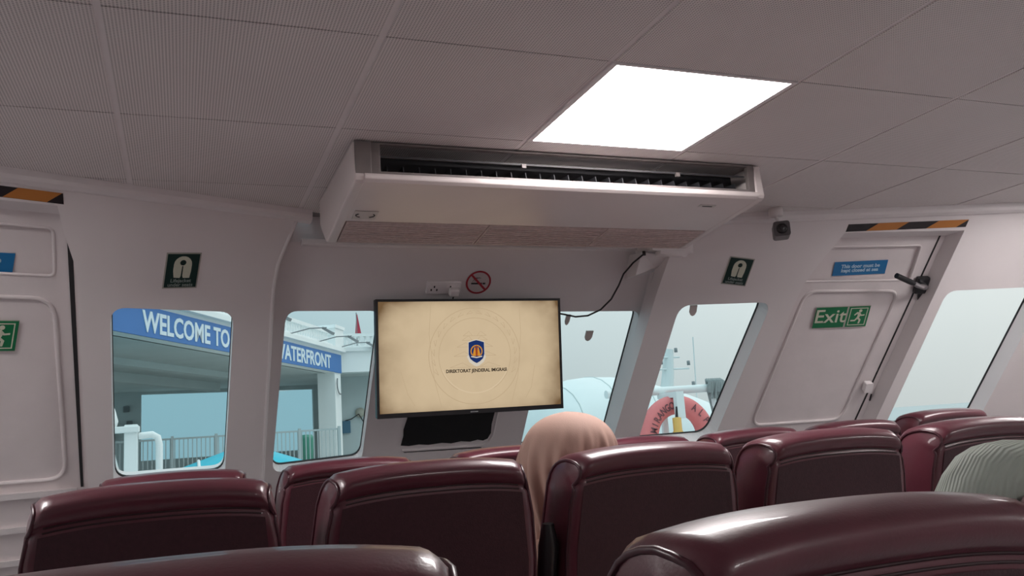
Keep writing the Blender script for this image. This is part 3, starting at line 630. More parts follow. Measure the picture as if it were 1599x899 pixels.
# security camera
cc_ = empty('security_camera', 'small grey security camera on a white bracket under the ceiling', 'camera', Matrix.Translation((2.525, 3.03, CZ - .028)) @ Matrix.Rotation(math.radians(-35), 4, 'Z'))
MB().lathe([(.0, -.012), (.028, -.012), (.032, -.004), (.032, .03), (0, .03)], 16).build('base', m_trim, cc_)
MB().tube([(0, 0, -.01), (.004, -.004, -.035), (.010, -.012, -.052)], .008, 8).build('arm', m_trim, cc_)
m_cam = mat('camera housing', (.10, .095, .10), .4, .5, .1, 30)
bd_ = MB().flat([rrect(-.036, .036, -.034, .034, .014)], lambda x, z, o: Vector((x + .014, -.05 + o, z - .078)), .10).build('housing', m_cam, cc_, bevel=.003)
MB().lathe([(.0, -.058), (.018, -.058), (.024, -.052), (.024, -.046), (0, -.046)], 18, (.014, 0, -.078), 'y').build('lens_ring', m_black, bd_)
MB().lathe([(.0, -.0595), (.011, -.0590), (.012, -.056), (0, -.056)], 14, (.014, 0, -.078), 'y').build('lens', mat('lens glass', (.03, .03, .035), .08, .8), bd_)
# adhesive pads left on the glass
m_pad = mat('grey adhesive pad', (.62, .57, .54), .7)
for sec, x, z, off, sc_, lab in (('M', 1.765, .530, .03, .6, 'small tan hook pad hanging on the glass next to the television edge'), ('M', 1.905, .456, .03, 1, 'grey shield-shaped pad stuck on the glass right of the television'), ('R', 2.350, .535, .03, .9, 'grey pad stuck at the top of the lifebuoy window')):
    s = MB().flat([[(a * sc_, c_) for a, c_ in ((-.020, .028), (.020, .028), (.020, -.010), (.012, -.026), (.0, -.032), (-.012, -.026), (-.020, -.010))]], lambda x_, y_, o: Vector((x_, y_, .006 - o)), .006).build('adhesive_pad', m_pad, None, wframe(sec, x, z, off))
    tag(s, lab, 'pad', 'pads on the windows')

# ---------------------------------------------------------------- people
def skin_body(name, joints, edges, m, parent, levels=2, root=0):
    me = bpy.data.meshes.new(name); me.from_pydata([j[0] for j in joints], edges, [])
    o = bpy.data.objects.new(name, me); C.objects.link(o)
    sk = o.modifiers.new('skin', 'SKIN'); sk.use_smooth_shade = True
    for i, j in enumerate(joints):
        r = j[1] if isinstance(j[1], tuple) else (j[1], j[1]); me.skin_vertices[0].data[i].radius = r
        me.skin_vertices[0].data[i].use_root = (i == root)
    sb = o.modifiers.new('sub', 'SUBSURF'); sb.levels = levels; sb.render_levels = levels
    bpy.context.view_layer.update()
    me2 = bpy.data.meshes.new_from_object(o.evaluated_get(bpy.context.evaluated_depsgraph_get()))
    bpy.data.objects.remove(o)
    me2.materials.clear(); me2.materials.append(m)
    for p in me2.polygons: p.use_smooth = True
    o = bpy.data.objects.new(name, me2); C.objects.link(o); o.parent = parent; return o
m_skin = mat('skin', (.45, .27, .19), .5, .4, .05, 20)
m_hijab = mat('beige headscarf cloth', (.47, .31, .255), .75, .25, .06, 10, .15, 400)
m_dress = mat('beige dress', (.42, .27, .22), .75, .25, .08, 10)
m_trouser = mat('dark trousers', (.03, .03, .035), .8)
def seated(root, H, m, hx=0.0):       # local frame: origin on the floor under the hips, +y forward; H = shoulder height factor
    J = []; Ed = []
    def add(p, r, par=None):
        J.append((Vector(p), r)); i = len(J) - 1
        if par is not None: Ed.append((par, i))
        return i
    pel = add((0, 0, .56), (.15, .12)); wa = add((0, -.02, .70), (.13, .10), pel); ch = add((0, -.04, .86 * H), (.14, .105), wa); sh_ = add((0, -.04, .955 * H), (.10, .08), ch)
    nk = add((hx * .5, -.02, 1.03 * H), .05, sh_); hd0 = add((hx * .8, .005, 1.09 * H), (.072, .085), nk); hd1 = add((hx, .012, 1.16 * H), (.078, .098), hd0); add((hx, .005, 1.225 * H), (.055, .07), hd1)
    for s in (-1, 1):
        a = add((s * .165, -.03, .945 * H), .055, sh_); e = add((s * .215, .04, .70), .043, a); w_ = add((s * .10, .26, .60), .03, e); h = add((s * .06, .32, .585), (.036, .018), w_)
        for k in range(4): f = add((s * .06 - s * .028 + k * s * .018, .37, .585), .009, h); add((s * .06 - s * .03 + k * s * .018, .40 + (.01 if k in (1, 2) else 0), .568), .008, f)
        th = add((s * .02, .335, .59), .010, h); add((s * .005, .36, .58), .009, th)
        k1 = add((s * .09, .05, .535), .09, pel); k2 = add((s * .11, .42, .53), .062, k1); an = add((s * .11, .45, .10), .04, k2); ft = add((s * .115, .52, .045), (.04, .035), an); add((s * .12, .62, .035), (.035, .025), ft)
    return skin_body('body', J, Ed, m, root)
def face(root, z, y, s=0.0):
    m_eye = mat('eye', (.02, .015, .012), .2); m_lip = mat('lip', (.30, .10, .09), .5)
    for sx_ in (-1, 1): MB().lathe([(0, -.009), (.008, -.006), (.010, 0), (.008, .006), (0, .009)], 10, (sx_ * .032 + s, y, z)).build('eye', m_eye, root)
    MB().tube([(s, y - .002, z - .002), (s, y + .016, z - .034), (s, y + .004, z - .044)], [.006, .011, .008], 8).build('nose', m_skin, root)
    MB().tube([(s - .024, y - .004, z - .070), (s, y + .006, z - .068), (s + .024, y - .004, z - .070)], [.003, .007, .003], 6).build('mouth', m_lip, root)
# sitter with a beige headscarf
P1 = empty('person', 'person seen from behind in a beige headscarf sitting in the middle row', 'person', Matrix.Translation((.922, 1.95, 0)))
seated(P1, .925, m_dress); face(P1, 1.072, .082)
def sst2(a, b_, x): return sst((x - a) / (b_ - a))
hz_ = []      # headscarf: stacked rings with folds, local to P1
Lv = [(1.212, .004), (1.209, .030), (1.202, .055), (1.190, .078), (1.172, .098), (1.148, .112), (1.115, .120), (1.075, .1195), (1.03, .115), (.985, .107), (.945, .098), (.915, .094), (.890, .098), (.865, .118), (.835, .150), (.80, .185), (.76, .215), (.72, .23), (.68, .235)]
NS = 144; vs = []
for (z, r) in Lv:
    low = 1 - sst2(1.05, 1.17, z)
    for k in range(NS):
        a = 2 * math.pi * k / NS
        fold = 2.0 * (.0045 * math.sin(a * 19 + z * 16) + .0035 * math.sin(a * 31 - z * 22) * (.5 + .5 * math.sin(a * 3)) + .0022 * math.sin(a * 11 + 2 + 5 * z)) * low
        sq = 1.0 + .12 * (z > .8) * 0
        rx = r * 1.0 + fold; ry = r * (1.10 if z > .93 else .85) + fold
        if z < .9: rx *= 1.12
        shift = -.038 - .012 * low
        vs.append((shift * (1 if z > .8 else .7) + rx * math.cos(a), -.035 + ry * math.sin(a) * (1 if math.sin(a) < 0 or z < .9 else .86), z))
fs = [(i * NS + k, i * NS + (k + 1) % NS, (i + 1) * NS + (k + 1) % NS, (i + 1) * NS + k) for i in range(len(Lv) - 1) for k in range(NS)]
# leave the face opening free
def infront(f):
    c_ = sum((Vector(vs[i]) for i in f), Vector()) / 4
    return c_.y > .03 and abs(c_.x + .04) < .062 and 1.0 < c_.z < 1.16
fs = [f for f in fs if not infront(f)]
hj = MB().add(vs, fs, True); hj.add(vs[:NS], [tuple(range(NS))])
o = hj.build('headscarf', m_hijab, P1)
sub = o.modifiers.new('sub', 'SUBSURF'); sub.levels = 1; sub.render_levels = 1
so_ = o.modifiers.new('solid', 'SOLIDIFY'); so_.thickness = .003
# sitter in a sage ribbed shirt at the right edge
P2 = empty('person', 'person in a ribbed sage green shirt cut by the right picture edge', 'person', Matrix.Translation((1.105, .80, 0.022)))
seated(P2, 1.06, m_skin, .12); face(P2, 1.235, .068, .12)
m_sage = mat('sage ribbed knit', (.40, .445, .395), .8, .2, .05, 12)
n = m_sage.node_tree; b = n.nodes['Principled BSDF']; g = n.nodes.new('ShaderNodeTexCoord')
wv = n.nodes.new('ShaderNodeTexWave'); wv.inputs['Scale'].default_value = 55; wv.inputs['Distortion'].default_value = .6; wv.bands_direction = 'Y'
n.links.new(g.outputs['Object'], wv.inputs['Vector']); bp = n.nodes.new('ShaderNodeBump'); bp.inputs['Strength'].default_value = .5; bp.inputs['Distance'].default_value = .002
cr = n.nodes.new('ShaderNodeTexWave'); cr.inputs['Scale'].default_value = 7; cr.inputs['Distortion'].default_value = 3; cr.bands_direction = 'DIAGONAL'
n.links.new(g.outputs['Object'], cr.inputs['Vector']); ad = n.nodes.new('ShaderNodeMath'); ad.operation = 'MULTIPLY_ADD'; ad.inputs[1].default_value = 3.0
n.links.new(cr.outputs['Fac'], ad.inputs[0]); n.links.new(wv.outputs['Fac'], ad.inputs[2]); n.links.new(ad.outputs[0], bp.inputs['Height']); n.links.new(bp.outputs['Normal'], b.inputs['Normal'])
J = [((0, 0, .58), (.165, .13)), ((0, -.02, .74), (.15, .118)), ((0, -.045, .91), (.155, .12)), ((0, -.045, 1.01), (.11, .09)), ((.05, -.03, 1.075), (.06, .06))]
Ed = [(0, 1), (1, 2), (2, 3), (3, 4)]
for s in (-1, 1):
    k = len(J); J += [((s * .12, -.04, 1.02), .072), ((s * .190, -.03, 1.052), .080), ((s * .225, .0, .93), .068), ((s * .235, .04, .80), .058), ((s * .235, .07, .72), .052)]
    Ed += [(3, k), (k, k + 1), (k + 1, k + 2), (k + 2, k + 3), (k + 3, k + 4)]
sh_o = skin_body('shirt', [(Vector(p), r) for p, r in J], Ed, m_sage, P2, 2)
m_hair = mat('black hair', (.012, .010, .010), .5)
MB().lathe([(.0, 1.315), (.05, 1.305), (.085, 1.275), (.098, 1.23), (.095, 1.17), (.08, 1.12), (.06, 1.10)], 28, (.12, -.02, 0)).build('hair', m_hair, P2)

# ---------------------------------------------------------------- outside: sea, pier building, boats
m_sea = mat('harbour water', (.22, .32, .35), .25, .5, .08, .4, .5, 1.5)
sea = struct(MB().add([(-900, 4, E - 2.4), (1500, 4, E - 2.4), (1500, 1400, E - 2.4), (-900, 1400, E - 2.4), (-900, -900, E - 2.4), (1500, -900, E - 2.4)], [(0, 1, 2, 3), (4, 5, 1, 0)]).build('sea', m_sea))
m_white = mat('hull white', (.74, .77, .77), .45, .4, .05, 3)
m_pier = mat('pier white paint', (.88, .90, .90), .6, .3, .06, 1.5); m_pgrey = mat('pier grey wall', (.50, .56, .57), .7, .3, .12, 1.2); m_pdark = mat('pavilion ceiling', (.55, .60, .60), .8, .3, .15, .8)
m_ban = mat('banner blue', (.065, .19, .48), .5, .3, .05, 2); m_let = mat('banner letters', (.72, .80, .86), .5)
m_cyan = mat('cyan cover', (.03, .44, .56), .5, .3, .1, 3); m_conc = mat('pier concrete', (.58, .58, .56), .8, .3, .1, 2)
# pavilion facade runs along d from F0
F0 = Vector((-1.16, 15.9, 0)); dv = Vector((.472, .882, 0)).normalized(); nv = Vector((-dv.y, dv.x, 0))   # nv points away (left / behind)
def fp(s, o, z): return F0 + dv * s + nv * o + Vector((0, 0, z + E))
SE = (26.8 - 15.9) / dv.y
S0 = -9
pav = empty('pier_pavilion', 'white pier pavilion with balustrade and blue welcome band seen through the left windows', 'building', Matrix.Translation(fp(2, 4, -.5)))
def pp(name, b, m, par=None):
    q = b.build(name, m, None); q.parent = par or pav
    if par is None: q.matrix_parent_inverse = pav.matrix_world.inverted()
    return q
def fbox(s0, s1, o0, o1, z0, z1): return MB().hexa([fp(s0, o0, z0), fp(s1, o0, z0), fp(s1, o1, z0), fp(s0, o1, z0)], [fp(s0, o0, z1), fp(s1, o0, z1), fp(s1, o1, z1), fp(s0, o1, z1)])
pp('fascia', fbox(S0, SE, 0, .35, 2.2, 2.95), m_pier)
pp('cornice', fbox(S0, SE + .1, -.15, .5, 2.86, 2.98), m_pier)
bn = pp('banner_band', fbox(S0, SE - .05, -.04, 0, 2.2, 2.77), m_ban)
pp('roof_slab', fbox(S0, SE, .35, 9, 2.75, 2.95), m_pier)
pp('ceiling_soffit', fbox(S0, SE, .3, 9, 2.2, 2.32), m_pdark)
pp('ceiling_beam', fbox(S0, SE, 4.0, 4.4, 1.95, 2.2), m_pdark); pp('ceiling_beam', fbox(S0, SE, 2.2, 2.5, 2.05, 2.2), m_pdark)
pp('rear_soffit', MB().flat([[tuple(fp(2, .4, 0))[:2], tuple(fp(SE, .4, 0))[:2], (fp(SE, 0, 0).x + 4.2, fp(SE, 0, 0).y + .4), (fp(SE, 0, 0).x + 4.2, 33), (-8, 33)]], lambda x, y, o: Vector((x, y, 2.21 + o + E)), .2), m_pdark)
# balustrade
pp('handrail', fbox(S0, SE, -.02, .16, 3.36, 3.46), m_pier); pp('plinth_rail', fbox(S0, SE, -.02, .16, 2.98, 3.06), m_pier)
pp('corner_pedestal', fbox(SE - .75, SE + .05, -.10, .40, 2.95, 3.56), m_pier); pp('pedestal_cap', fbox(SE - .8, SE + .1, -.14, .45, 3.56, 3.66), m_pier)
bal = MB().lathe([(.05, 0), (.05, .03), (.03, .05), (.055, .11), (.06, .15), (.035, .23), (.045, .27), (.05, .30)], 8)
bproto = None
def baluster(p):
    global bproto
    if bproto is None: q = bal.build('baluster', m_pier, None); bproto = q.data
    else: q = bpy.data.objects.new('baluster', bproto); C.objects.link(q)
    q.parent = pav; q.location = p - pav.location; return q
nb = int((SE - .8 - 1.0) / .19)
for i in range(nb): baluster(fp(1.0 + i * .19, .07, 3.06))
# corner column and the wing that runs to the right
pp('column', fbox(SE - .62, SE - .05, .0, .55, -.55, 2.2), m_pier)
cw = fp(SE, 0, 0)
def wb(x0, x1, y0, y1, z0, z1): return MB().box(cw.x + x0, cw.x + x1, cw.y + y0, cw.y + y1, z0 + E, z1 + E)
pp('wing_fascia', wb(-.1, 4.2, .1, .5, 2.24, 2.92), m_pier); pp('wing_cornice', wb(-.1, 4.3, 0, .6, 2.90, 3.02), m_pier)
pp('wing_handrail', wb(0, 4.2, .15, .35, 3.38, 3.48), m_pier); pp('wing_plinth', wb(0, 4.2, .15, .35, 3.02, 3.08), m_pier)
for i in range(19): baluster(Vector((cw.x + .25 + i * .2, cw.y + .25, 3.07 + E)))
pp('wing_wall', wb(-.1, 4.2, 1.6, 1.8, -.55, 2.3), m_pgrey)
pp('switch_box', wb(.26, .52, 1.5, 1.6, .35, .75), mat('blue box', (.05, .14, .22), .5))
pp('wall_lamp', MB().lathe([(.0, 0), (.16, 0), (.16, .06), (0, .06)], 16, (cw.x + .86, cw.y + 1.5, 1.0 + E), 'y'), mat('lamp tan', (.42, .40, .34), .6))
pp('wall_cable', MB().tube([(cw.x + .35, cw.y + 1.55, .75 + E), (cw.x + .55, cw.y + 1.5, .8 + E), (cw.x + .8, cw.y + 1.5, .95 + E), (cw.x + .95, cw.y + 1.5, .7 + E)], .02, 6), m_black)
# back wall with a wide opening to the harbour
yb = 31.5
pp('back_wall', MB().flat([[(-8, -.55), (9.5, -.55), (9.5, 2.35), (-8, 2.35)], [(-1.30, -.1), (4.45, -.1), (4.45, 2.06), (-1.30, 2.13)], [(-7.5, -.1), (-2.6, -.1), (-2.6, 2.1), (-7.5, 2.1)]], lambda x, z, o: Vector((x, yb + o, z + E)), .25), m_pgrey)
for x, z in ((-2.15, 1.2), (-1.75, 1.65), (-1.65, 1.15), (-2.2, .75)):
    pp('wall_fixture', MB().box(x - .09, x + .09, yb - .12, yb, z - .10 + E, z + .10 + E), mat('fixture', (.16, .18, .19), .6))
pp('hanging_loop', MB().tube([tuple(fp(SE - .3 + .28 * math.cos(a), -.06, 1.85 + .32 * math.sin(a))) for a in [math.radians(v) for v in range(150, 300, 15)]], .022, 6), m_grey)
# arm lights over the band
for s in (1.6, 5.0, 8.1, 10.3, 12.2):
    la = pp('band_light', MB().tube([tuple(fp(s, 0, 3.0)), tuple(fp(s + .25, -.5, 3.14)), tuple(fp(s + .45, -.9, 3.15))], .018, 6), m_grey)
    pp('lamp_head', MB().hexa([fp(s + .4, -.8, 3.18), fp(s + .55, -.8, 3.18), fp(s + .68, -1.05, 3.02), fp(s + .5, -1.05, 3.02)], [fp(s + .4, -.78, 3.12), fp(s + .55, -.78, 3.12), fp(s + .66, -1.02, 2.95), fp(s + .48, -1.02, 2.95)]), m_grey, la)
# lettering on the band
def band_text(body, s0, s1):
    o = text(body, .52, m_let, None, 'lettering', align='LEFT', bold=.012)
    w = max(v.co.x for v in o.data.vertices); x0 = min(v.co.x for v in o.data.vertices)
    y0 = min(v.co.y for v in o.data.vertices); y1 = max(v.co.y for v in o.data.vertices)
    for v in o.data.vertices: v.co.x = (v.co.x - x0) / (w - x0) * (s1 - s0); v.co.y = (v.co.y - y0) / (y1 - y0) * .41; v.co.z *= 20
    m_ = Matrix.Identity(4); p = fp(s0, -.045, 2.28); up = Vector((0, 0, 1)); nn = dv.cross(up)
    for i in range(3): m_[i][0] = dv[i]; m_[i][1] = up[i]; m_[i][2] = nn[i]; m_[i][3] = p[i]
    o.parent = pav; o.matrix_parent_inverse = pav.matrix_world.inverted(); o.matrix_basis = m_
    return o
band_text('WELCOME TO', .93, 4.47); band_text('WATERFRONT', 7.0, 11.3)
# pier deck, fence, bin
tag(MB().box(-14, 9.6, 17.5, 33, -1.0 + E, -.55 + E).build('pier_deck', m_conc), 'concrete pier deck carrying the white pavilion', 'pier')
struct(bpy.data.objects['pier_deck'])
fe = empty('pier_fence', 'grey metal bar fence along the pier edge seen through the left windows', 'fence', Matrix.Translation((1, 20, -.55 + E)))
fy = 20.0; m_fence = mat('fence grey', (.44, .49, .50), .5)
for z in (.36, -.42): 
    q = MB().box(-2.0, 3.4, fy - .02, fy + .02, z + E - .02, z + E + .02).build('rail', m_fence, None); q.parent = fe; q.matrix_parent_inverse = fe.matrix_world.inverted()
for i in range(7):
    x = -2.0 + i * .9; q = MB().box(x - .03, x + .03, fy - .03, fy + .03, -.55 + E, .42 + E).build('post', m_fence, None); q.parent = fe; q.matrix_parent_inverse = fe.matrix_world.inverted()
b = MB()
for i in range(60): x = -1.95 + i * .09; b.box(x - .010, x + .010, fy - .01, fy + .01, -.42 + E, .36 + E)
q = b.build('bars', m_fence, None); q.parent = fe; q.matrix_parent_inverse = fe.matrix_world.inverted(); q['kind'] = 'stuff'
q = MB().lathe([(.0, -.55), (.17, -.55), (.20, .18), (.21, .22), (.16, .30), (0, .31)], 14, (2.98, 22.6, E)).build('litter_bin', mat('green plastic', (.06, .26, .19), .5)); tag(q, 'green litter bin behind the pier fence', 'bin')
# flag on the roof
fg = empty('flag', 'red pennant flag on a pole above the balustrade', 'flag', Matrix.Translation((5.75, 29.5, 2.95 + E)))
MB().tube([(0, 0, 0), (0, 0, 1.6)], .02, 6).build('pole', m_grey, fg)
MB().add([(0.0, -.01, 1.5), (.03, -.02, 1.55), (.16, -.05, .75), (-.06, 0, .8), (0.0, .01, 1.5), (.03, 0, 1.55), (.16, -.03, .75), (-.06, .02, .8)], [(0, 1, 2, 3), (7, 6, 5, 4), (0, 4, 5, 1), (1, 5, 6, 2), (2, 6, 7, 3), (3, 7, 4, 0)]).build('cloth', mat('flag red', (.45, .04, .07), .7), fg)
# boat with a cyan cover, moored between
bt = empty('covered_boat', 'small boat under a bright cyan cover with white ropes outside the left windows', 'boat', Matrix.Translation((.75, 12, E - 2.4)))
def btp(name, bb, m, par=None): q = bb.build(name, m, None); q.parent = par or bt; q.matrix_parent_inverse = Matrix.Identity(4) if par else bt.matrix_world.inverted(); return q
ridge = [(-1.2, -.75), (-.6, -.42), (-.25, -.24), (.15, -.11), (.55, .02), (.85, .05), (1.15, -.03), (1.5, -.16), (1.9, -.34), (2.6, -.6)]
R_ = []
for x, z in ridge:
    for k in range(9):
        a = math.pi * k / 8; R_.append((x, 12 - 1.1 * math.cos(a), E - 1.5 + (z + 1.5) * (math.sin(a) ** .8 if 0 < k < 8 else 0)))
cv = btp('cover', MB().add(R_, [(i * 9 + k, i * 9 + k + 1, (i + 1) * 9 + k + 1, (i + 1) * 9 + k) for i in range(len(ridge) - 1) for k in range(8)], True), m_cyan)
for i in (2, 3):
    btp('rope', MB().tube([Vector(R_[i * 9 + k]) + Vector((.05, -.02, .02)) for k in range(9)], .022, 6), m_white, cv)
btp('hull', MB().loopsolid([(-1.3, 10.8, E - 1.45), (2.7, 10.8, E - 1.45), (2.9, 12, E - 1.4), (2.7, 13.2, E - 1.45), (-1.3, 13.2, E - 1.45)], [(-1.0, 11.1, E - 2.5), (2.4, 11.1, E - 2.5), (2.5, 12, E - 2.5), (2.4, 12.9, E - 2.5), (-1.0, 12.9, E - 2.5)]), m_white)
# this vessel's foredeck
struct(MB().add([(-1.8, 4.95, E - .95), (4.9, 4.95, E - .95), (4.3, 6.8, E - .95), (2.6, 8.6, E - .95), (.4, 8.6, E - .95), (-1.2, 6.8, E - .95), (-1.8, 4.95, E - 2.3), (4.9, 4.95, E - 2.3), (4.3, 6.8, E - 2.3), (2.6, 8.6, E - 2.3), (.4, 8.6, E - 2.3), (-1.2, 6.8, E - 2.3)], [(0, 1, 2, 3, 4, 5), (11, 10, 9, 8, 7, 6)] + [(i, (i + 1) % 6, 6 + (i + 1) % 6, 6 + i) for i in range(6)]).build('foredeck', m_white))
gp = empty('gangway_frame', 'white tubular gangway frame standing just outside the left window', 'frame', Matrix.Translation((-.3, 6, E - .95)))
def gpp(name, bb, m=m_white): q = bb.build(name, m, None, bevel=.006); q.parent = gp; q.matrix_parent_inverse = gp.matrix_world.inverted(); return q
gpp('post', MB().box(-.345, -.265, 5.97, 6.03, -.95 + E, .215 + E)); gpp('cross_plate', MB().box(-.46, -.255, 5.95, 6.05, .165 + E, .205 + E))
q = MB().tube([(-.262, 6, .14 + E), (-.18, 6, .145 + E), (-.148, 6, .125 + E), (-.138, 6, .08 + E), (-.138, 6, -.3 + E), (-.138, 6, -.95 + E)], .022, 8).build('hoop', m_white, None); q.parent = gp; q.matrix_parent_inverse = gp.matrix_world.inverted()
q = MB().tube([(-.45, 6, .16 + E), (-.42, 6, 0 + E), (-.36, 6, -.22 + E), (-.36, 6, -.95 + E)], .03, 8).build('brace', m_white, None); q.parent = gp; q.matrix_parent_inverse = gp.matrix_world.inverted()
q = MB().lathe([(.0, .2), (.035, .2), (.045, .24), (.03, .30), (.02, .33), (0, .33)], 10, (-.425, 6, E)).build('fitting', m_white, None); q.parent = gp; q.matrix_parent_inverse = gp.matrix_world.inverted()
# white rounded boat roof right of the television
dm = empty('covered_launch', 'large boat under a white rounded tarpaulin beyond the television', 'boat', Matrix.Translation((9, 17, E - 2.4)))
ns_, nk_ = 15, 17; V_ = []
for i in range(ns_):
    u_ = i / (ns_ - 1); x = 6.4 + 6.0 * u_
    top = -.35 + 1.45 * math.sin(math.pi * (.02 + .98 * min(1, u_ * 1.05)) ** .62) ** .75 if 0 < u_ < .97 else -.35
    top = max(top, -.35)
    for k in range(nk_):
        a = math.pi * k / (nk_ - 1); V_.append((x + .25 * math.sin(a), 17 - 2.2 * math.cos(a), E - 1.6 + (top + 1.6) * math.sin(a) ** .6 if 0 < k < nk_ - 1 else E - 1.6))
def dmp(name, bb, m, par=None): q = bb.build(name, m, None); q.parent = par or dm; q.matrix_parent_inverse = Matrix.Identity(4) if par else dm.matrix_world.inverted(); return q
tp = dmp('tarpaulin', MB().add(V_, [(i * nk_ + k, i * nk_ + k + 1, (i + 1) * nk_ + k + 1, (i + 1) * nk_ + k) for i in range(ns_ - 1) for k in range(nk_ - 1)], True), m_white)
for i in range(2, ns_ - 1, 2): dmp('seam', MB().tube([Vector(V_[i * nk_ + k]) for k in range(nk_)], .012, 5), mat('tarp seam', (.55, .60, .60), .6), tp)
dmp('hull', MB().loopsolid([(6.0, 14.7, E - 1.5), (12.6, 14.7, E - 1.5), (12.6, 19.3, E - 1.5), (6.0, 19.3, E - 1.5)], [(6.6, 15.2, E - 2.5), (12.2, 15.2, E - 2.5), (12.2, 18.8, E - 2.5), (6.6, 18.8, E - 2.5)]), m_white)
# lifebuoy on its rail
BY = 6.0; bc = Vector((3.745, BY, -.135 + E))
lb = empty('lifebuoy', 'coral orange lifebuoy with black lettering hanging outside the right window', 'lifebuoy', Matrix.Translation(bc))
m_buoy = mat('faded lifebuoy orange', (.72, .20, .20), .6, .3, .06, 12)
MB().tube([(.268 * math.cos(a), 0, .268 * math.sin(a)) for a in [2 * math.pi * i / 48 for i in range(48)]], .078, 14, closed=True).build('ring', m_buoy, lb)
def on_ring(ch, ang, size=.084):
    o = text(ch, size, mat('buoy ink', (.16, .06, .07), .7), lb, 'letter', bold=.0015, sx=.72)
    m_ = Matrix.Translation((.268 * math.cos(ang), -.080, .268 * math.sin(ang))) @ Matrix.Rotation(math.radians(90), 4, 'X') @ Matrix.Rotation(ang - math.pi / 2, 4, 'Z')
    o.matrix_basis = m_
for i, ch in enumerate('MIRANGO'): on_ring(ch, math.radians(164 - i * 9.6))
for i, ch in enumerate('ALPH'): on_ring(ch, math.radians(60 - i * 15.5))
rl = empty('bow_rail', 'white bow rail with a padded crossbar holding the lifebuoy', 'rail', Matrix.Translation((3.75, 6.15, E - .95)))
def rlp(name, bb, m): q = bb.build(name, m, None); q.parent = rl; q.matrix_parent_inverse = rl.matrix_world.inverted(); return q
rlp('post', MB().box(3.675, 3.745, 5.85, 5.90, .02 + E, .235 + E), m_white)
rlp('crossbar', MB().tube([(3.2, 6.14, .25 + E), (4.25, 6.14, .262 + E)], .035, 10), m_white)
rlp('post', MB().tube([(3.72, 6.14, .25 + E), (3.72, 6.14, -.95 + E)], .03, 8), m_white); rlp('bracket', MB().box(3.68, 3.74, 5.87, 6.15, .19 + E, .235 + E), m_white)
rlp('post', MB().tube([(4.22, 6.14, .26 + E), (4.24, 6.14, -.95 + E)], .022, 8), m_white)
m_rope = mat('grey rope', (.26, .28, .28), .9, .2, .2, 60)
rp_ = empty('rope_bundle', 'bundle of weathered grey rope hung over the rail beside the lifebuoy', 'rope', Matrix.Translation((4.22, 6.12, .2 + E)))
for i in range(7):
    a = i * .9; x = 4.15 + i * .022
    pts = [(x, 6.09 + .02 * math.sin(a), .22 + E - .05 * (i % 2)), (x + .01, 6.08, .31 + E), (x + .03, 6.15, .33 + E), (x + .06, 6.19, .26 + E), (x + .06, 6.15, .10 + E), (x + .05 + .02 * math.sin(a), 6.10, -.05 + E - .05 * (i % 3))]
    q = MB().tube(pts, .017, 6).build('strand', m_rope, None); q.parent = rp_; q.matrix_parent_inverse = rp_.matrix_world.inverted()
fl = empty('buoy_light', 'orange lifebuoy marker light hanging inside the ring', 'light', Matrix.Translation((3.665, 5.86, -.01 + E)) @ Matrix.Scale(1.25, 4))
m_yel = mat('marker yellow', (.70, .40, .10), .5)
MB().lathe([(.0, -.16), (.045, -.15), (.06, -.11), (.04, -.07), (.028, -.05), (.028, .03), (0, .035)], 12).build('float', m_yel, fl); MB().tube([(0, 0, .03), (.01, 0, .10)], .008, 6).build('lanyard', m_black, fl)
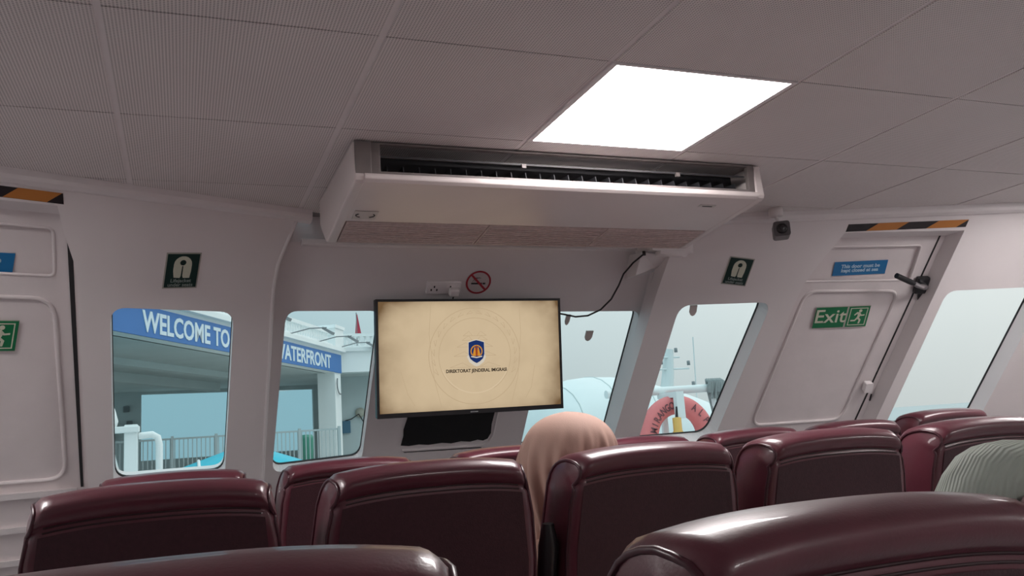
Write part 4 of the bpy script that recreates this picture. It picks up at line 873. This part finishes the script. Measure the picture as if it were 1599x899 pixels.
# moored vessel with a mast behind the lifebuoy
mv = empty('moored_vessel', 'white vessel with radar mast moored behind the lifebuoy', 'boat', Matrix.Translation((14, 22, E - 2.4)))
def mvp(name, bb, m=m_white, par=None): q = bb.build(name, m, None); q.parent = par or mv; q.matrix_parent_inverse = Matrix.Identity(4) if par else mv.matrix_world.inverted(); return q
mvp('hull', MB().loopsolid([(12.6, 20.5, E - .75), (17.5, 20.2, E - .75), (17.8, 23.5, E - .75), (12.4, 23.5, E - .75)], [(13.2, 20.9, E - 2.5), (17.2, 20.7, E - 2.5), (17.4, 23, E - 2.5), (13.0, 23, E - 2.5)]), m_white)
mvp('wheelhouse', MB().loopsolid([(12.7, 21.2, E - .75), (14.0, 21.2, E - .75), (14.0, 23, E - .75), (12.7, 23, E - .75)], [(12.8, 21.4, E + .55), (13.8, 21.4, E + .55), (13.8, 22.8, E + .55), (12.8, 22.8, E + .55)]), m_white)
mvp('cabin', MB().box(13.9, 16.6, 21.2, 23, E - .75, E + .30)); mvp('windscreen', MB().box(13.95, 14.9, 21.15, 21.2, E - .6, E + .10), mat('vessel glass', (.17, .23, .26), .3))
mvp('mast', MB().tube([(13.42, 22, E + .5), (13.6, 22, E + 1.35), (13.72, 22, E + 2.15)], [.22, .19, .14], 10))
for z, w_ in ((.95, .85), (1.55, .75), (1.9, .45)):
    mvp('crosstree', MB().tube([(13.55 - w_ * .5, 21.9, E + z), (13.55 + w_, 21.9, E + z)], .028, 6))
mvp('antenna', MB().tube([(14.45, 21.9, E + .3), (14.55, 21.9, E + 2.5)], .018, 5))
for x, z in ((14.3, 1.65), (14.4, 1.02), (13.35, 1.7), (13.9, 2.05)): mvp('mast_lamp', MB().lathe([(0, 0), (.05, 0), (.05, .13), (0, .14)], 8, (x, 21.9, z + E)), m_grey)
# shore far off, its haze put into the pale colour
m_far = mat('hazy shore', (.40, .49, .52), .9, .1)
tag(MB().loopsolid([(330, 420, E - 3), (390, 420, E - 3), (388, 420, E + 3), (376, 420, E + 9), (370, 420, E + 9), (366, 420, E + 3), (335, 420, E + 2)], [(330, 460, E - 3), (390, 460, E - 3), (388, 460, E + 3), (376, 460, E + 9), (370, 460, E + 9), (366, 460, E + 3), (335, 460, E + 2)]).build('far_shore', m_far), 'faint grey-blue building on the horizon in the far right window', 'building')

tag(MB().loopsolid([(-300, 520, E - 3), (200, 520, E - 3), (190, 520, E + 18), (120, 520, E + 36), (40, 520, E + 33), (-60, 520, E + 44), (-180, 520, E + 40), (-300, 520, E + 30)], [(-300, 600, E - 3), (200, 600, E - 3), (190, 600, E + 18), (120, 600, E + 36), (40, 600, E + 33), (-60, 600, E + 44), (-180, 600, E + 40), (-300, 600, E + 30)]).build('headland', mat('hazy headland', (.50, .68, .74), .95, .1)), 'hazy blue-grey headland seen through the pier pavilion', 'hill')  # distance haze is put into the headland's light blue-grey colour
